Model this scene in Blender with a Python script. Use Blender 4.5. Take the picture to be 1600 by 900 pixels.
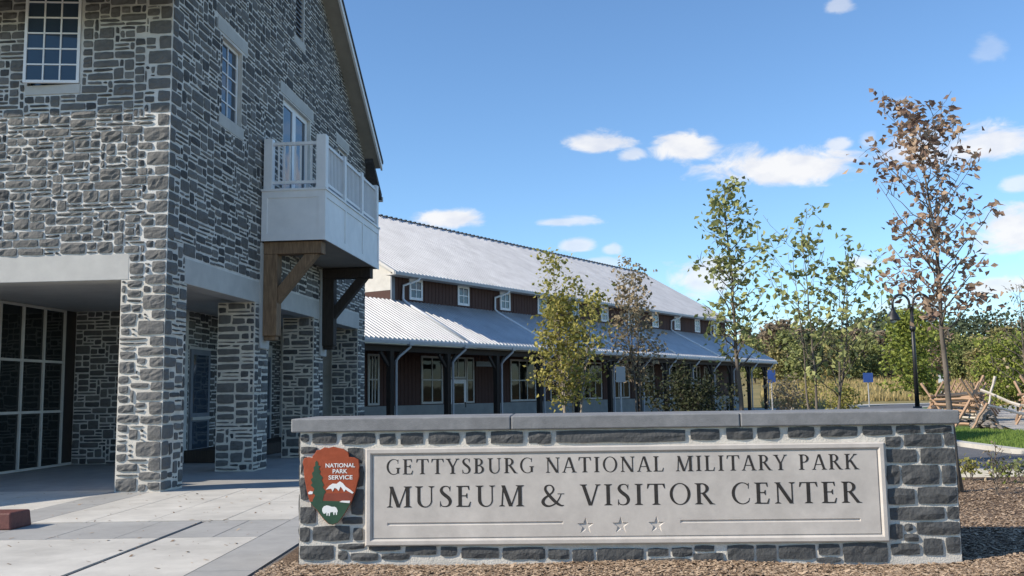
import bpy, math, random
from mathutils import Vector as V, Matrix

# ------------------------------------------------------------------ camera, sky, sun, exposure
scene = bpy.context.scene
for o in list(bpy.data.objects): bpy.data.objects.remove(o)
FPX, TILT, ROLL, EYE = 1460.0, 0.1116, 0.0145, 1.62
CF = V((0, math.cos(TILT), math.sin(TILT)))
_U0 = V((0, -math.sin(TILT), math.cos(TILT))); _R0 = V((1, 0, 0))
CR = _R0*math.cos(ROLL) - _U0*math.sin(ROLL)
CU = _R0*math.sin(ROLL) + _U0*math.cos(ROLL)
CP = V((0, 0, EYE))
cam = bpy.data.cameras.new('camera'); cam.sensor_width = 36; cam.lens = 36*FPX/1600
cam.clip_start = 0.1; cam.clip_end = 4000
camo = bpy.data.objects.new('camera', cam); scene.collection.objects.link(camo)
camo.matrix_world = Matrix(((CR.x, CU.x, -CF.x, CP.x), (CR.y, CU.y, -CF.y, CP.y), (CR.z, CU.z, -CF.z, CP.z), (0, 0, 0, 1)))
scene.camera = camo

SUN_EL, SUN_AZ = math.radians(33), math.radians(19)      # azimuth measured from -X towards the viewer (-Y)
SUN = V((-math.cos(SUN_AZ)*math.cos(SUN_EL), -math.sin(SUN_AZ)*math.cos(SUN_EL), math.sin(SUN_EL)))
SUN_STRENGTH, SKY_STRENGTH = 5.0, 0.128
scene.view_settings.view_transform = 'Standard'; scene.view_settings.look = 'None'
scene.view_settings.exposure = 0.36; scene.view_settings.gamma = 1.0
scene.view_settings.use_curve_mapping = False

def ray(x, y):                                            # photo pixel (1600x900) -> direction
    return CR*((x-800)/FPX) + CU*((450-y)/FPX) + CF
def on_plane(x, y, p, n):
    d = ray(x, y); return CP + d*((p-CP).dot(n)/d.dot(n))
def to_px(p):
    v = p-CP; k = v.dot(CF)
    return (800+FPX*v.dot(CR)/k, 450-FPX*v.dot(CU)/k, k)

def build_world():
    w = bpy.data.worlds.new('World'); scene.world = w; w.use_nodes = True
    nt = w.node_tree; nt.nodes.clear(); N = nt.nodes.new; L = nt.links.new
    out = N('ShaderNodeOutputWorld'); bg = N('ShaderNodeBackground'); L(bg.outputs[0], out.inputs[0])
    bg.inputs[1].default_value = SKY_STRENGTH
    sky = N('ShaderNodeTexSky'); sky.sky_type = 'NISHITA'; sky.sun_disc = False
    sky.sun_elevation = SUN_EL; sky.sun_rotation = math.atan2(SUN.x, SUN.y)
    sky.air_density = 1.0; sky.dust_density = 0.0; sky.ozone_density = 4.0; sky.altitude = 150
    tc = N('ShaderNodeTexCoord')
    nrm = N('ShaderNodeVectorMath'); nrm.operation = 'NORMALIZE'; L(tc.outputs['Generated'], nrm.inputs[0])
    mp = N('ShaderNodeMapping'); mp.inputs['Scale'].default_value = (1, 1, 1.9); L(nrm.outputs[0], mp.inputs[0])
    n1 = N('ShaderNodeTexNoise'); n1.inputs['Scale'].default_value = 22; n1.inputs['Detail'].default_value = 9
    n1.inputs['Roughness'].default_value = .62; n1.inputs['Distortion'].default_value = .5; L(mp.outputs[0], n1.inputs[0])
    # cloud group: mask of one cloud around a direction
    g = bpy.data.node_groups.new('cloud', 'ShaderNodeTree'); I = g.interface
    for nm in ('Dir', 'Right', 'Up'): I.new_socket(nm, in_out='INPUT', socket_type='NodeSocketVector')
    for nm in ('Noise', 'Wide', 'High', 'Dense'): I.new_socket(nm, in_out='INPUT', socket_type='NodeSocketFloat')
    I.new_socket('Centre', in_out='INPUT', socket_type='NodeSocketVector')
    I.new_socket('Mask', in_out='OUTPUT', socket_type='NodeSocketFloat')
    I.new_socket('Height', in_out='OUTPUT', socket_type='NodeSocketFloat')
    gi = g.nodes.new('NodeGroupInput'); go = g.nodes.new('NodeGroupOutput')
    def m(op, a, b=None, c=None):
        n = g.nodes.new('ShaderNodeMath'); n.operation = op
        for k, v in enumerate((a, b, c)):
            if v is None: continue
            if isinstance(v, (int, float)): n.inputs[k].default_value = v
            else: g.links.new(v, n.inputs[k])
        return n.outputs[0]
    def dot(a, b):
        n = g.nodes.new('ShaderNodeVectorMath'); n.operation = 'DOT_PRODUCT'; g.links.new(a, n.inputs[0]); g.links.new(b, n.inputs[1]); return n.outputs['Value']
    u = m('DIVIDE', dot(gi.outputs['Dir'], gi.outputs['Right']), gi.outputs['Wide'])
    v = m('DIVIDE', dot(gi.outputs['Dir'], gi.outputs['Up']), gi.outputs['High'])
    vb = m('MULTIPLY', m('MINIMUM', v, 0.0), 1.35); vt = m('MAXIMUM', v, 0.0); vv = m('ADD', vb, vt)
    r = m('SQRT', m('ADD', m('MULTIPLY', u, u), m('MULTIPLY', vv, vv)))
    rr = m('ADD', r, m('MULTIPLY', m('SUBTRACT', gi.outputs['Noise'], .5), -2.0))
    mr = g.nodes.new('ShaderNodeMapRange'); mr.interpolation_type = 'SMOOTHSTEP'
    mr.inputs['From Min'].default_value = 1.15; mr.inputs['From Max'].default_value = .5
    g.links.new(rr, mr.inputs['Value'])
    front = m('GREATER_THAN', dot(gi.outputs['Dir'], gi.outputs['Centre']), 0.5)
    g.links.new(m('MULTIPLY', m('MULTIPLY', mr.outputs[0], gi.outputs['Dense']), front), go.inputs['Mask'])
    g.links.new(v, go.inputs['Height'])
    clouds = [(935,224,62,20,.95),(985,244,26,13,.7),(1068,232,50,30,1),(1225,264,128,36,1),(1312,226,24,13,.75),(1357,222,18,16,.4),
              (1545,228,80,30,.95),(1430,236,60,32,.8),(1595,290,34,15,.7),(1585,368,56,42,1),(1345,413,36,14,.85),(1568,447,58,16,.9),
              (880,347,60,11,.7),(700,343,60,19,1),(898,386,38,15,.75),(958,391,20,12,.6),(1105,436,70,36,.85),(1310,12,26,15,.55),
              (1545,80,26,26,.25),(1408,168,30,14,.15),(1425,478,60,14,.5),(1250,505,70,12,.4),(940,410,44,11,.5)]
    rnd = random.Random(5); dirs = []
    for x, y, hw, hh, de in clouds:
        d = ray(x, y).normalized(); dirs.append((d, hw*.88/FPX, hh*.95/FPX, de))
    for k in range(16):                                   # the same kind of sky goes on all round
        az = math.radians(50 + k*17 + rnd.uniform(-6, 6)); el = math.radians(rnd.uniform(7, 24))
        dirs.append((V((math.sin(az)*math.cos(el), math.cos(az)*math.cos(el), math.sin(el))), rnd.uniform(.04, .1), rnd.uniform(.015, .032), rnd.uniform(.6, 1)))
    total = None
    def wm(op, a, b):
        n = N('ShaderNodeMath'); n.operation = op
        for k, v in enumerate((a, b)):
            if isinstance(v, (int, float)): n.inputs[k].default_value = v
            else: L(v, n.inputs[k])
        return n.outputs[0]
    for d, sw, sh, de in dirs:
        right = d.cross(V((0, 0, 1))).normalized(); up = right.cross(d).normalized()
        gn = N('ShaderNodeGroup'); gn.node_tree = g
        L(nrm.outputs[0], gn.inputs['Dir']); L(n1.outputs['Fac'], gn.inputs['Noise'])
        gn.inputs['Right'].default_value = right; gn.inputs['Up'].default_value = up; gn.inputs['Centre'].default_value = d
        gn.inputs['Wide'].default_value = sw; gn.inputs['High'].default_value = sh; gn.inputs['Dense'].default_value = de
        total = gn.outputs['Mask'] if total is None else wm('MAXIMUM', total, gn.outputs['Mask'])
    n2 = N('ShaderNodeTexNoise'); n2.inputs['Scale'].default_value = 34; n2.inputs['Detail'].default_value = 5; L(mp.outputs[0], n2.inputs[0])
    cr = N('ShaderNodeValToRGB'); L(n2.outputs['Fac'], cr.inputs[0])
    cr.color_ramp.elements[0].position = .3; cr.color_ramp.elements[0].color = (4.9, 5.05, 5.5, 1)
    cr.color_ramp.elements[1].position = .6; cr.color_ramp.elements[1].color = (6.0, 5.95, 5.95, 1)
    mix = N('ShaderNodeMix'); mix.data_type = 'RGBA'
    L(wm('MULTIPLY', total, .93), mix.inputs['Factor']); tint = N('ShaderNodeMix'); tint.data_type = 'RGBA'; tint.blend_type = 'MULTIPLY'; tint.inputs['Factor'].default_value = 1
    L(sky.outputs[0], tint.inputs['A']); tint.inputs['B'].default_value = (.97, 1.11, 1.19, 1); L(tint.outputs['Result'], mix.inputs['A']); L(cr.outputs[0], mix.inputs['B'])
    L(mix.outputs['Result'], bg.inputs[0])
build_world()
sl = bpy.data.lights.new('sun', 'SUN'); sl.energy = SUN_STRENGTH; sl.angle = math.radians(.53); sl.color = (1, .905, .765)
so = bpy.data.objects.new('sun', sl); scene.collection.objects.link(so)
so.rotation_euler = (-SUN).to_track_quat('-Z', 'Y').to_euler(); so.location = (-30, -10, 40)

# ------------------------------------------------------------------ helpers
COL = scene.collection
Z = V((0, 0, 1))
ORG = {}
def tag(o, label=None, cat=None, group=None, kind=None):
    if label: o['label'] = label
    if cat: o['category'] = cat
    if group: o['group'] = group
    if kind: o['kind'] = kind
    return o
def empty(name, loc, label=None, cat=None, group=None):
    o = bpy.data.objects.new(name, None); COL.objects.link(o); o.location = loc; o.empty_display_size = .3
    ORG[o.name] = V(loc); return tag(o, label, cat, group)
class MB:
    def __init__(s): s.v = []; s.f = []
    def add(s, vs, fs):
        k = len(s.v); s.v += [tuple(p) for p in vs]; s.f += [tuple(i+k for i in f) for f in fs]; return s
    def hexa(s, p):                                       # 8 corners: bottom loop 0-3, top loop 4-7
        return s.add(p, [(3,2,1,0),(4,5,6,7),(0,1,5,4),(1,2,6,5),(2,3,7,6),(3,0,4,7)])
    def box(s, fr, a0, a1, b0, b1, z0, z1):               # in a frame fr(a, b, z)
        return s.hexa([fr(a0,b0,z0),fr(a1,b0,z0),fr(a1,b1,z0),fr(a0,b1,z0),fr(a0,b0,z1),fr(a1,b0,z1),fr(a1,b1,z1),fr(a0,b1,z1)])
    def bar(s, p, q, w, h, up=Z):                         # square bar between two points
        p = V(p); q = V(q); d = (q-p).normalized(); x = d.cross(up)
        if x.length < 1e-4: x = d.cross(V((1, 0, 0)))
        x.normalize(); y = x.cross(d); x *= w/2; y *= h/2
        return s.hexa([p-x-y, p+x-y, p+x+y, p-x+y, q-x-y, q+x-y, q+x+y, q-x+y])
    def tube(s, pts, rad, n=8, cap=True):
        pts = [V(p) for p in pts]; rings = []
        if not isinstance(rad, (list, tuple)): rad = [rad]*len(pts)
        k0 = len(s.v); ref = None
        for i, p in enumerate(pts):
            d = (pts[min(i+1, len(pts)-1)]-pts[max(i-1, 0)]).normalized()
            if ref is None: ref = d.orthogonal().normalized()
            x = (ref-d*ref.dot(d)); x = x.normalized() if x.length > 1e-5 else d.orthogonal().normalized()
            ref = x; y = d.cross(x)
            for j in range(n):
                a = 2*math.pi*j/n; s.v.append(tuple(p+(x*math.cos(a)+y*math.sin(a))*rad[i]))
        for i in range(len(pts)-1):
            for j in range(n):
                a = k0+i*n+j; b = k0+i*n+(j+1) % n; s.f.append((a, b, b+n, a+n))
        if cap:
            s.f.append(tuple(k0+j for j in range(n))[::-1]); s.f.append(tuple(k0+(len(pts)-1)*n+j for j in range(n)))
        return s
    def prism(s, poly, fr, b0, b1):                       # 2D polygon (a, z) extruded along b
        n = len(poly)
        return s.add([fr(a, b0, z) for a, z in poly]+[fr(a, b1, z) for a, z in poly],
                     [tuple(range(n))[::-1], tuple(range(n, 2*n))]+[(i, (i+1) % n, n+(i+1) % n, n+i) for i in range(n)])
    def sheet(s, poly, z): return s.add([(x, y, z) for x, y in poly], [tuple(range(len(poly)))])
    def build(s, name, mat, parent=None, smooth=False, bevel=0, kind=None):
        me = bpy.data.meshes.new(name); o = bpy.data.objects.new(name, me); COL.objects.link(o)
        org = V((0, 0, 0))
        if parent is not None: org = ORG[parent.name]; o.parent = parent; ORG[o.name] = org
        else:
            xs = [p[0] for p in s.v]; ys = [p[1] for p in s.v]; zs = [p[2] for p in s.v]
            org = V(((min(xs)+max(xs))/2, (min(ys)+max(ys))/2, min(zs))); o.location = org; ORG[o.name] = org
        me.from_pydata([(p[0]-org.x, p[1]-org.y, p[2]-org.z) for p in s.v], [], s.f); me.update()
        if smooth: me.shade_smooth()
        me.materials.append(mat)
        if bevel:
            m = o.modifiers.new('bevel', 'BEVEL'); m.width = bevel; m.segments = 2; m.limit_method = 'ANGLE'
        if kind: o['kind'] = kind
        return o
def frame(P, a, b):                                       # world = P + a*u + b*v + z
    P = V(P); a = V(a); b = V(b)
    return lambda u, v, z: P+a*u+b*v+Z*z
WF = frame((0, 0, 0), (1, 0, 0), (0, 1, 0))

def mk(name, c1, c2=None, scale=6, rough=.8, bump=0, bscale=None, island=0, metal=0, spec=.3, grime=0, gscale=.7, translucent=0, stretch=None):
    m = bpy.data.materials.new(name); m.use_nodes = True; nt = m.node_tree; N = nt.nodes.new; L = nt.links.new
    b = nt.nodes['Principled BSDF']; b.inputs['Roughness'].default_value = rough; b.inputs['Metallic'].default_value = metal
    b.inputs['Specular IOR Level'].default_value = spec
    c2 = c2 or tuple(x*.75 for x in c1)
    tc = N('ShaderNodeTexCoord'); src = tc.outputs['Object']
    if stretch:
        mp = N('ShaderNodeMapping'); mp.inputs['Scale'].default_value = stretch; L(src, mp.inputs[0]); src = mp.outputs[0]
    no = N('ShaderNodeTexNoise'); no.inputs['Scale'].default_value = scale; no.inputs['Detail'].default_value = 6; no.inputs['Roughness'].default_value = .6; L(src, no.inputs[0])
    fac = no.outputs['Fac']
    if island:
        ge = N('ShaderNodeNewGeometry'); mx = N('ShaderNodeMix'); mx.inputs['Factor'].default_value = island
        L(fac, mx.inputs['A']); L(ge.outputs['Random Per Island'], mx.inputs['B']); fac = mx.outputs['Result']
    cr = N('ShaderNodeValToRGB'); L(fac, cr.inputs[0]); e = cr.color_ramp.elements
    lo, hi = (.3, .7) if island < .5 else (.08, .92)
    e[0].position = lo; e[0].color = (*c2, 1); e[1].position = hi; e[1].color = (*c1, 1)
    col = cr.outputs[0]
    if grime:
        g = N('ShaderNodeTexNoise'); g.inputs['Scale'].default_value = gscale; g.inputs['Detail'].default_value = 8; g.inputs['Roughness'].default_value = .7; L(tc.outputs['Object'], g.inputs[0])
        r2 = N('ShaderNodeMapRange'); r2.inputs['From Min'].default_value = .35; r2.inputs['From Max'].default_value = .7
        r2.inputs['To Min'].default_value = 1-grime; r2.inputs['To Max'].default_value = 1.04; L(g.outputs['Fac'], r2.inputs['Value'])
        mm = N('ShaderNodeMix'); mm.data_type = 'RGBA'; mm.blend_type = 'MULTIPLY'; mm.inputs['Factor'].default_value = 1
        L(col, mm.inputs['A']); L(r2.outputs[0], mm.inputs['B']); col = mm.outputs['Result']
    L(col, b.inputs['Base Color'])
    if bump:
        bn = N('ShaderNodeTexNoise'); bn.inputs['Scale'].default_value = bscale or scale*4; bn.inputs['Detail'].default_value = 7; L(src, bn.inputs[0])
        bp = N('ShaderNodeBump'); bp.inputs['Strength'].default_value = 1; bp.inputs['Distance'].default_value = bump; L(bn.outputs['Fac'], bp.inputs['Height']); L(bp.outputs[0], b.inputs['Normal'])
    if translucent:
        t = N('ShaderNodeBsdfTranslucent'); L(col, t.inputs['Color']); ms = N('ShaderNodeMixShader'); ms.inputs[0].default_value = translucent
        L(b.outputs[0], ms.inputs[1]); L(t.outputs[0], ms.inputs[2]); L(ms.outputs[0], nt.nodes['Material Output'].inputs[0])
    return m
def glassmat(name, c, rough=.03, ior=1.55):
    m = bpy.data.materials.new(name); m.use_nodes = True; nt = m.node_tree; b = nt.nodes['Principled BSDF']
    b.inputs['Base Color'].default_value = (*c, 1); b.inputs['Roughness'].default_value = rough; b.inputs['IOR'].default_value = ior
    tc = nt.nodes.new('ShaderNodeTexCoord'); n = nt.nodes.new('ShaderNodeTexNoise'); n.inputs['Scale'].default_value = .8; nt.links.new(tc.outputs['Object'], n.inputs[0])
    bp = nt.nodes.new('ShaderNodeBump'); bp.inputs['Distance'].default_value = .012; nt.links.new(n.outputs['Fac'], bp.inputs['Height']); nt.links.new(bp.outputs[0], b.inputs['Normal'])
    return m
M = dict(
    stone=mk('stone', (.215,.208,.196), (.043,.046,.051), 9, .82, .012, 22, .62, grime=.2, gscale=3),
    sign_stone=mk('sign_stone', (.135,.133,.128), (.036,.041,.046), 14, .7, .012, 26, .5, grime=.25, gscale=9),
    mortar=mk('mortar', (.72,.7,.66), (.6,.585,.555), 5, .95, .006, 60, grime=.2, gscale=1.2),
    mortar_light=mk('mortar_light', (.74,.69,.61), (.6,.56,.49), 7, .95, .006, 70, grime=.2, gscale=2),
    beam=mk('concrete_beam', (.52,.51,.48), (.45,.44,.42), 3, .85, .002, 90, grime=.1),
    cap=mk('cap_concrete', (.27,.27,.272), (.20,.203,.207), 9, .8, .003, 80, grime=.25, gscale=2),
    panel=mk('sign_panel', (.61,.56,.505), (.54,.495,.448), 6, .75, .0012, 160, grime=.2, gscale=1.8),
    ink=mk('letter_paint', (.025,.022,.02), (.045,.04,.036), 30, .7),
    white=mk('white_paint', (.84,.84,.84), (.77,.775,.78), 3, .5, .001, 40, grime=.1),
    trim=mk('trim_paint', (.62,.6,.55), (.52,.5,.46), 3, .6, grime=.12),
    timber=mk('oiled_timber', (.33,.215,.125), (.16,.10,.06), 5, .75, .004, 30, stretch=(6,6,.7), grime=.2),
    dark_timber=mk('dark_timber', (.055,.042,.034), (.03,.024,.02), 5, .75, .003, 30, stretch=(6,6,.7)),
    siding=mk('red_siding', (.10,.047,.037), (.052,.027,.022), 3, .75, .002, 30, .5, stretch=(3,3,.3), grime=.15),
    slate=mk('slate_blue_trim', (.2,.22,.25), (.15,.165,.19), 3, .6),
    knee=mk('grey_block', (.34,.35,.34), (.27,.28,.275), 2, .85, .002, 60, grime=.15),
    metal=mk('roof_metal', (.60,.60,.60), (.50,.50,.505), 1.2, .55, .0006, 3, metal=.6, spec=.5, grime=.16),
    gutter=mk('gutter_metal', (.42,.42,.42), (.36,.36,.365), 2, .45, spec=.5),
    darkmetal=mk('dark_metal', (.02,.02,.022), (.012,.012,.014), 8, .45, spec=.5),
    soffit=mk('soffit_board', (.40,.36,.31), (.34,.31,.27), 3, .8, grime=.1),
    shingle=mk('roof_shingle', (.09,.09,.095), (.05,.05,.055), 12, .85),
    glass=glassmat('window_glass', (.03,.05,.075)),
    wing_glass=glassmat('wing_glass', (.008,.01,.01), .05, 1.22),
    porch_glass=glassmat('porch_glass', (.016,.02,.02), .02, 1.6),
    concrete=mk('plaza_concrete', (.62,.59,.53), (.53,.505,.455), 2.2, .88, .0015, 120, grime=.24, gscale=.9),
    band=mk('plaza_band', (.40,.39,.37), (.33,.325,.31), 2.5, .88, .0015, 120, grime=.18, gscale=1.3),
    joint=mk('joint_dirt', (.16,.15,.14), (.10,.095,.09), 9, .95),
    kerb=mk('kerb_concrete', (.56,.54,.49), (.46,.44,.40), 4, .9, grime=.2),
    asphalt=mk('asphalt', (.15,.15,.155), (.115,.116,.12), 12, .9, .004, 150, grime=.2, gscale=.25),
    mulch=mk('mulch_soil', (.20,.135,.085), (.095,.06,.038), 14, .95, .03, 30, grime=.3, gscale=2),
    chip=mk('mulch_chip', (.52,.39,.27), (.15,.095,.058), 6, .9, island=.85),
    lawn=mk('lawn_grass', (.15,.22,.05), (.09,.15,.03), 5, .95, .03, 60, grime=.15),
    blade=mk('grass_blade', (.22,.31,.07), (.12,.18,.035), 5, .8, island=.8, translucent=.3),
    field=mk('field_grass', (.32,.25,.11), (.15,.145,.06), .35, .95, .1, 4, grime=.3, gscale=.06),
    straw=mk('meadow_straw', (.55,.42,.20), (.26,.22,.09), 2, .9, island=.8, translucent=.3),
    gravel=mk('pale_gravel', (.52,.49,.45), (.38,.355,.325), 7, .95, .02, 40, grime=.25, gscale=.3),
    rail=mk('split_rail', (.46,.31,.21), (.24,.155,.10), 5, .85, .004, 30, .5),
    pale_rail=mk('weathered_rail', (.58,.53,.46), (.42,.38,.33), 6, .85, .004, 30),
    rock=mk('field_stone', (.30,.27,.24), (.13,.115,.10), 6, .9, .02, 14, .6),
    bark=mk('bark_grey', (.17,.145,.12), (.07,.058,.048), 9, .9, .006, 30, stretch=(1,1,.35)),
    palebark=mk('bark_pale', (.42,.37,.31), (.2,.165,.135), 9, .9, .004, 30, stretch=(1,1,.5)),
    leaf_olive=mk('leaf_olive', (.54,.48,.14), (.19,.20,.055), 3, .6, island=.8, translucent=.45),
    leaf_rust=mk('leaf_rust', (.46,.36,.23), (.18,.155,.085), 3, .6, island=.8, translucent=.3),
    leaf_green=mk('leaf_green', (.42,.43,.17), (.14,.175,.07), 3, .6, island=.8, translucent=.35),
    leaf_plum=mk('leaf_plum', (.47,.34,.23), (.16,.10,.085), 3, .6, island=.8, translucent=.3),
    leaf_dark=mk('leaf_dark', (.06,.07,.03), (.022,.03,.014), 3, .7, island=.8, translucent=.2),
    leaf_lime=mk('leaf_lime', (.34,.38,.08), (.12,.16,.035), 3, .6, island=.8, translucent=.35),
    far_green=mk('far_foliage_green', (.30,.31,.11), (.10,.125,.045), 1, .8, island=.75, translucent=.25),
    far_gold=mk('far_foliage_gold', (.43,.36,.15), (.17,.165,.07), 1, .8, island=.75, translucent=.25),
    far_rust=mk('far_foliage_rust', (.38,.29,.20), (.16,.13,.09), 1, .8, island=.75, translucent=.25),
    far_dark=mk('far_foliage_dark', (.085,.11,.06), (.035,.048,.03), 1, .8, island=.75, translucent=.15),
    arrow=mk('arrowhead_brown', (.35,.075,.03), (.28,.058,.022), 12, .6, .002, 40),
    arrow_dark=mk('arrowhead_shade', (.25,.06,.035), (.2,.05,.03), 12, .6),
    arrow_green=mk('arrowhead_green', (.035,.085,.05), (.025,.06,.038), 14, .6),
    signwhite=mk('sign_white', (.8,.8,.78), (.74,.74,.72), 6, .5),
    blue=mk('sign_blue', (.045,.10,.32), (.035,.085,.27), 6, .45),
    redblock=mk('red_granite', (.16,.06,.05), (.10,.04,.035), 20, .6, .003, 60),
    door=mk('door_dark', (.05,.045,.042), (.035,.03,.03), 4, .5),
)
R = random.Random(11)

# ------------------------------------------------------------------ setting: ground, plaza, road
MB().add([(-900,-60,-.05),(900,-60,-.05),(900,1500,-.05),(-900,1500,-.05)], [(0,1,2,3)]).build('ground', M['field'], kind='structure')

plaza = MB().box(WF, -20, -2.34, -4, 16.9, -.2, -.016).build('plaza', M['joint'], kind='structure')
def slab(x0, x1, y0, y1, mat, sk=.022, h=.0):
    g = .006
    f = lambda x, y: (x+sk*(y-12.5), y)
    a = [f(x0+g, y0+g), f(x1-g, y0+g), f(x1-g, y1-g), f(x0+g, y1-g)]
    m = MB(); m.hexa([V((x, y, -.06)) for x, y in a]+[V((x, y, h+R.uniform(-.0012, .0012))) for x, y in a])
    return m.build('paving_slab', M[mat], plaza)
# cross band with its joints, light fields either side of it
ys = [(16.88, 12.62), (12.62, 11.13), (11.13, 8.2), (8.2, 4.5), (4.5, 0)]
for x0, x1 in [(-6.42,-5.68),(-5.68,-4.85),(-4.85,-3.86),(-3.86,-2.955)]:
    slab(x0, x1, 12.62, 14.7, 'concrete'); slab(x0, x1, 14.7, 16.88, 'concrete')
slab(-7.14, -6.42, 12.62, 14.7, 'band'); slab(-7.14, -6.42, 14.7, 16.88, 'band')
for k in range(6): slab(-7.14-1.25*(k+1), -7.14-1.25*k, 12.62, 16.88, 'concrete')
for k, (x0, x1) in enumerate([(-8.2,-7.14),(-7.14,-6.3),(-6.3,-5.45),(-5.45,-4.65),(-4.65,-4.12),(-4.06,-3.5),(-3.5,-2.955)]):
    slab(x0, x1, 11.13, 12.56, 'band')
for x0, x1 in [(-10.6,-7.14),(-7.14,-4.12),(-4.06,-2.955)]:
    for y0, y1 in ((8.2,11.13),(4.5,8.2),(0,4.5)): slab(x0, x1, y0, y1, 'concrete')
for y0, y1 in ((0,3),(3,6),(6,9),(9,12.62),(12.62,16.88)): slab(-2.955, -2.36, y0, y1, 'band')
# forecourt beyond the building line
fore = MB().sheet([(-2.34,9.9),(1.2,12.5),(4.5,17.2),(6.6,20),(6.9,26),(8.7,34),(15.4,54),(24,73),(6,73),(-4,45),(-4.6,16.9),(-2.34,16.9)], -.02)
fore.build('planting_ground', M['mulch'], kind='structure')
MB().add([(-20,16.9,-.012),(-2.3,16.9,-.012),(-1.4,26,-.012),(-.5,38,-.012),(-20,38,-.012)], [(0,1,2,3,4)]).build('forecourt', M['band'], kind='structure')

mulch_poly = [(-2.34,2),(14,2),(14,15.9),(9.6,16.6),(8.2,17.3),(7.0,18.6),(6.4,20),(-2.34,12.0)]
# mulch bed: a gently uneven sheet
def mulch_z(x, y): return .02+.018*math.sin(x*1.7+y*.6)+.015*math.sin(y*2.3-x*.8)+(.03 if x > 4.3 else 0)*min(1, (x-4.3))
mb = MB(); nx, ny = 60, 50
for j in range(ny+1):
    for i in range(nx+1):
        x = -2.34+(14+2.34)*i/nx; y = 4+12.6*j/ny
        mb.v.append((x, y, mulch_z(x, y)*(0.2 if i == 0 else 1)))
for j in range(ny):
    for i in range(nx):
        a = j*(nx+1)+i; mb.f.append((a, a+1, a+nx+2, a+nx+1))
mb.build('mulch_bed', M['mulch'], smooth=True, kind='structure')
inner = [(60,20.3),(30,20.5),(14.5,20.7),(12.5,21.3),(11.85,22.6),(12.05,26),(12.6,30),(14,36),(21,52),(30,70),(40,86),(60,89),(90,89)]
outer = [(60,16.4),(30,16.5),(12.5,16.75),(9.3,17.0),(7.7,18),(7.1,20),(7.4,26),(9.2,34),(16,54),(25,73),(31,82),(42,94.5),(90,95)]
mb = MB()
for k in range(len(inner)-1): mb.add([(*outer[k],.004),(*inner[k],.004),(*inner[k+1],.004),(*outer[k+1],.004)], [(0,1,2,3)])
mb.build('road', M['asphalt'], kind='structure')
def ribbon(name, line, w0, w1, z0, z1, mat):
    m = MB(); L = []
    for k, p in enumerate(line):
        a = V(line[max(k-1, 0)]); b = V(line[min(k+1, len(line)-1)]); d = (b-a).normalized(); n = V((d.y, -d.x)); L.append((V(p), n))
    for k in range(len(L)-1):
        (p, n), (q, o) = L[k], L[k+1]
        c = [p+n*w0, p+n*w1, q+o*w1, q+o*w0]
        m.hexa([V((*x, z0)) for x in c]+[V((*x, z1)) for x in c])
    return m.build(name, M[mat], kind='structure')
ribbon('kerb', inner[:11], .0, .34, -.1, .12, 'kerb')
ribbon('kerb', outer[:11], -.22, .0, -.1, .11, 'kerb')
MB().sheet([(*p,.07) for p in []] or [(60,20.7),(30,20.9),(14.6,21.1),(12.8,21.6),(12.25,22.8),(12.4,26),(12.95,30),(14.3,35.9),(21.3,51.8),(30.3,69.8),(32,69),(16.2,33.4),(17.3,31.6),(24,20.9),(60,22)][::-1], .085).build('lawn', M['lawn'], kind='structure')
MB().sheet([(17.2,32.2),(24,21.2),(90,22),(90,80),(37,74),(27,56)], .05).build('gravel_yard', M['gravel'], kind='structure')
ribbon('path', [(28,84),(34,88),(42,90.5),(52,91.5),(70,91)], -1.3, 1.3, -.02, .06, 'kerb')
def terr(Y): return max(0.0, (min(Y, 260)-92)*.055)
mb = MB()
for j, Y in enumerate((88, 92, 100, 110, 125, 145, 170, 200, 260)):
    for i in range(13): mb.v.append((-60+i*35, Y, -.08 if Y == 88 else terr(Y)-.02+.25*math.sin(i*1.7+j)*(Y > 100)))
for j in range(8):
    for i in range(12): a = j*13+i; mb.f.append((a, a+1, a+14, a+13))
mb.build('meadow', M['field'], smooth=True, kind='structure')
mb = MB()                                                 # low hill behind the wood
for k in range(41):
    x = -600+k*40; h = 16+9*math.sin(k*.55)+6*math.sin(k*1.3+1)
    mb.v += [(x, 420, -1), (x, 560, h)]
for k in range(40): mb.f.append((2*k, 2*k+2, 2*k+3, 2*k+1))
mb.build('hill', M['far_dark'], smooth=True, kind='structure')

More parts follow.
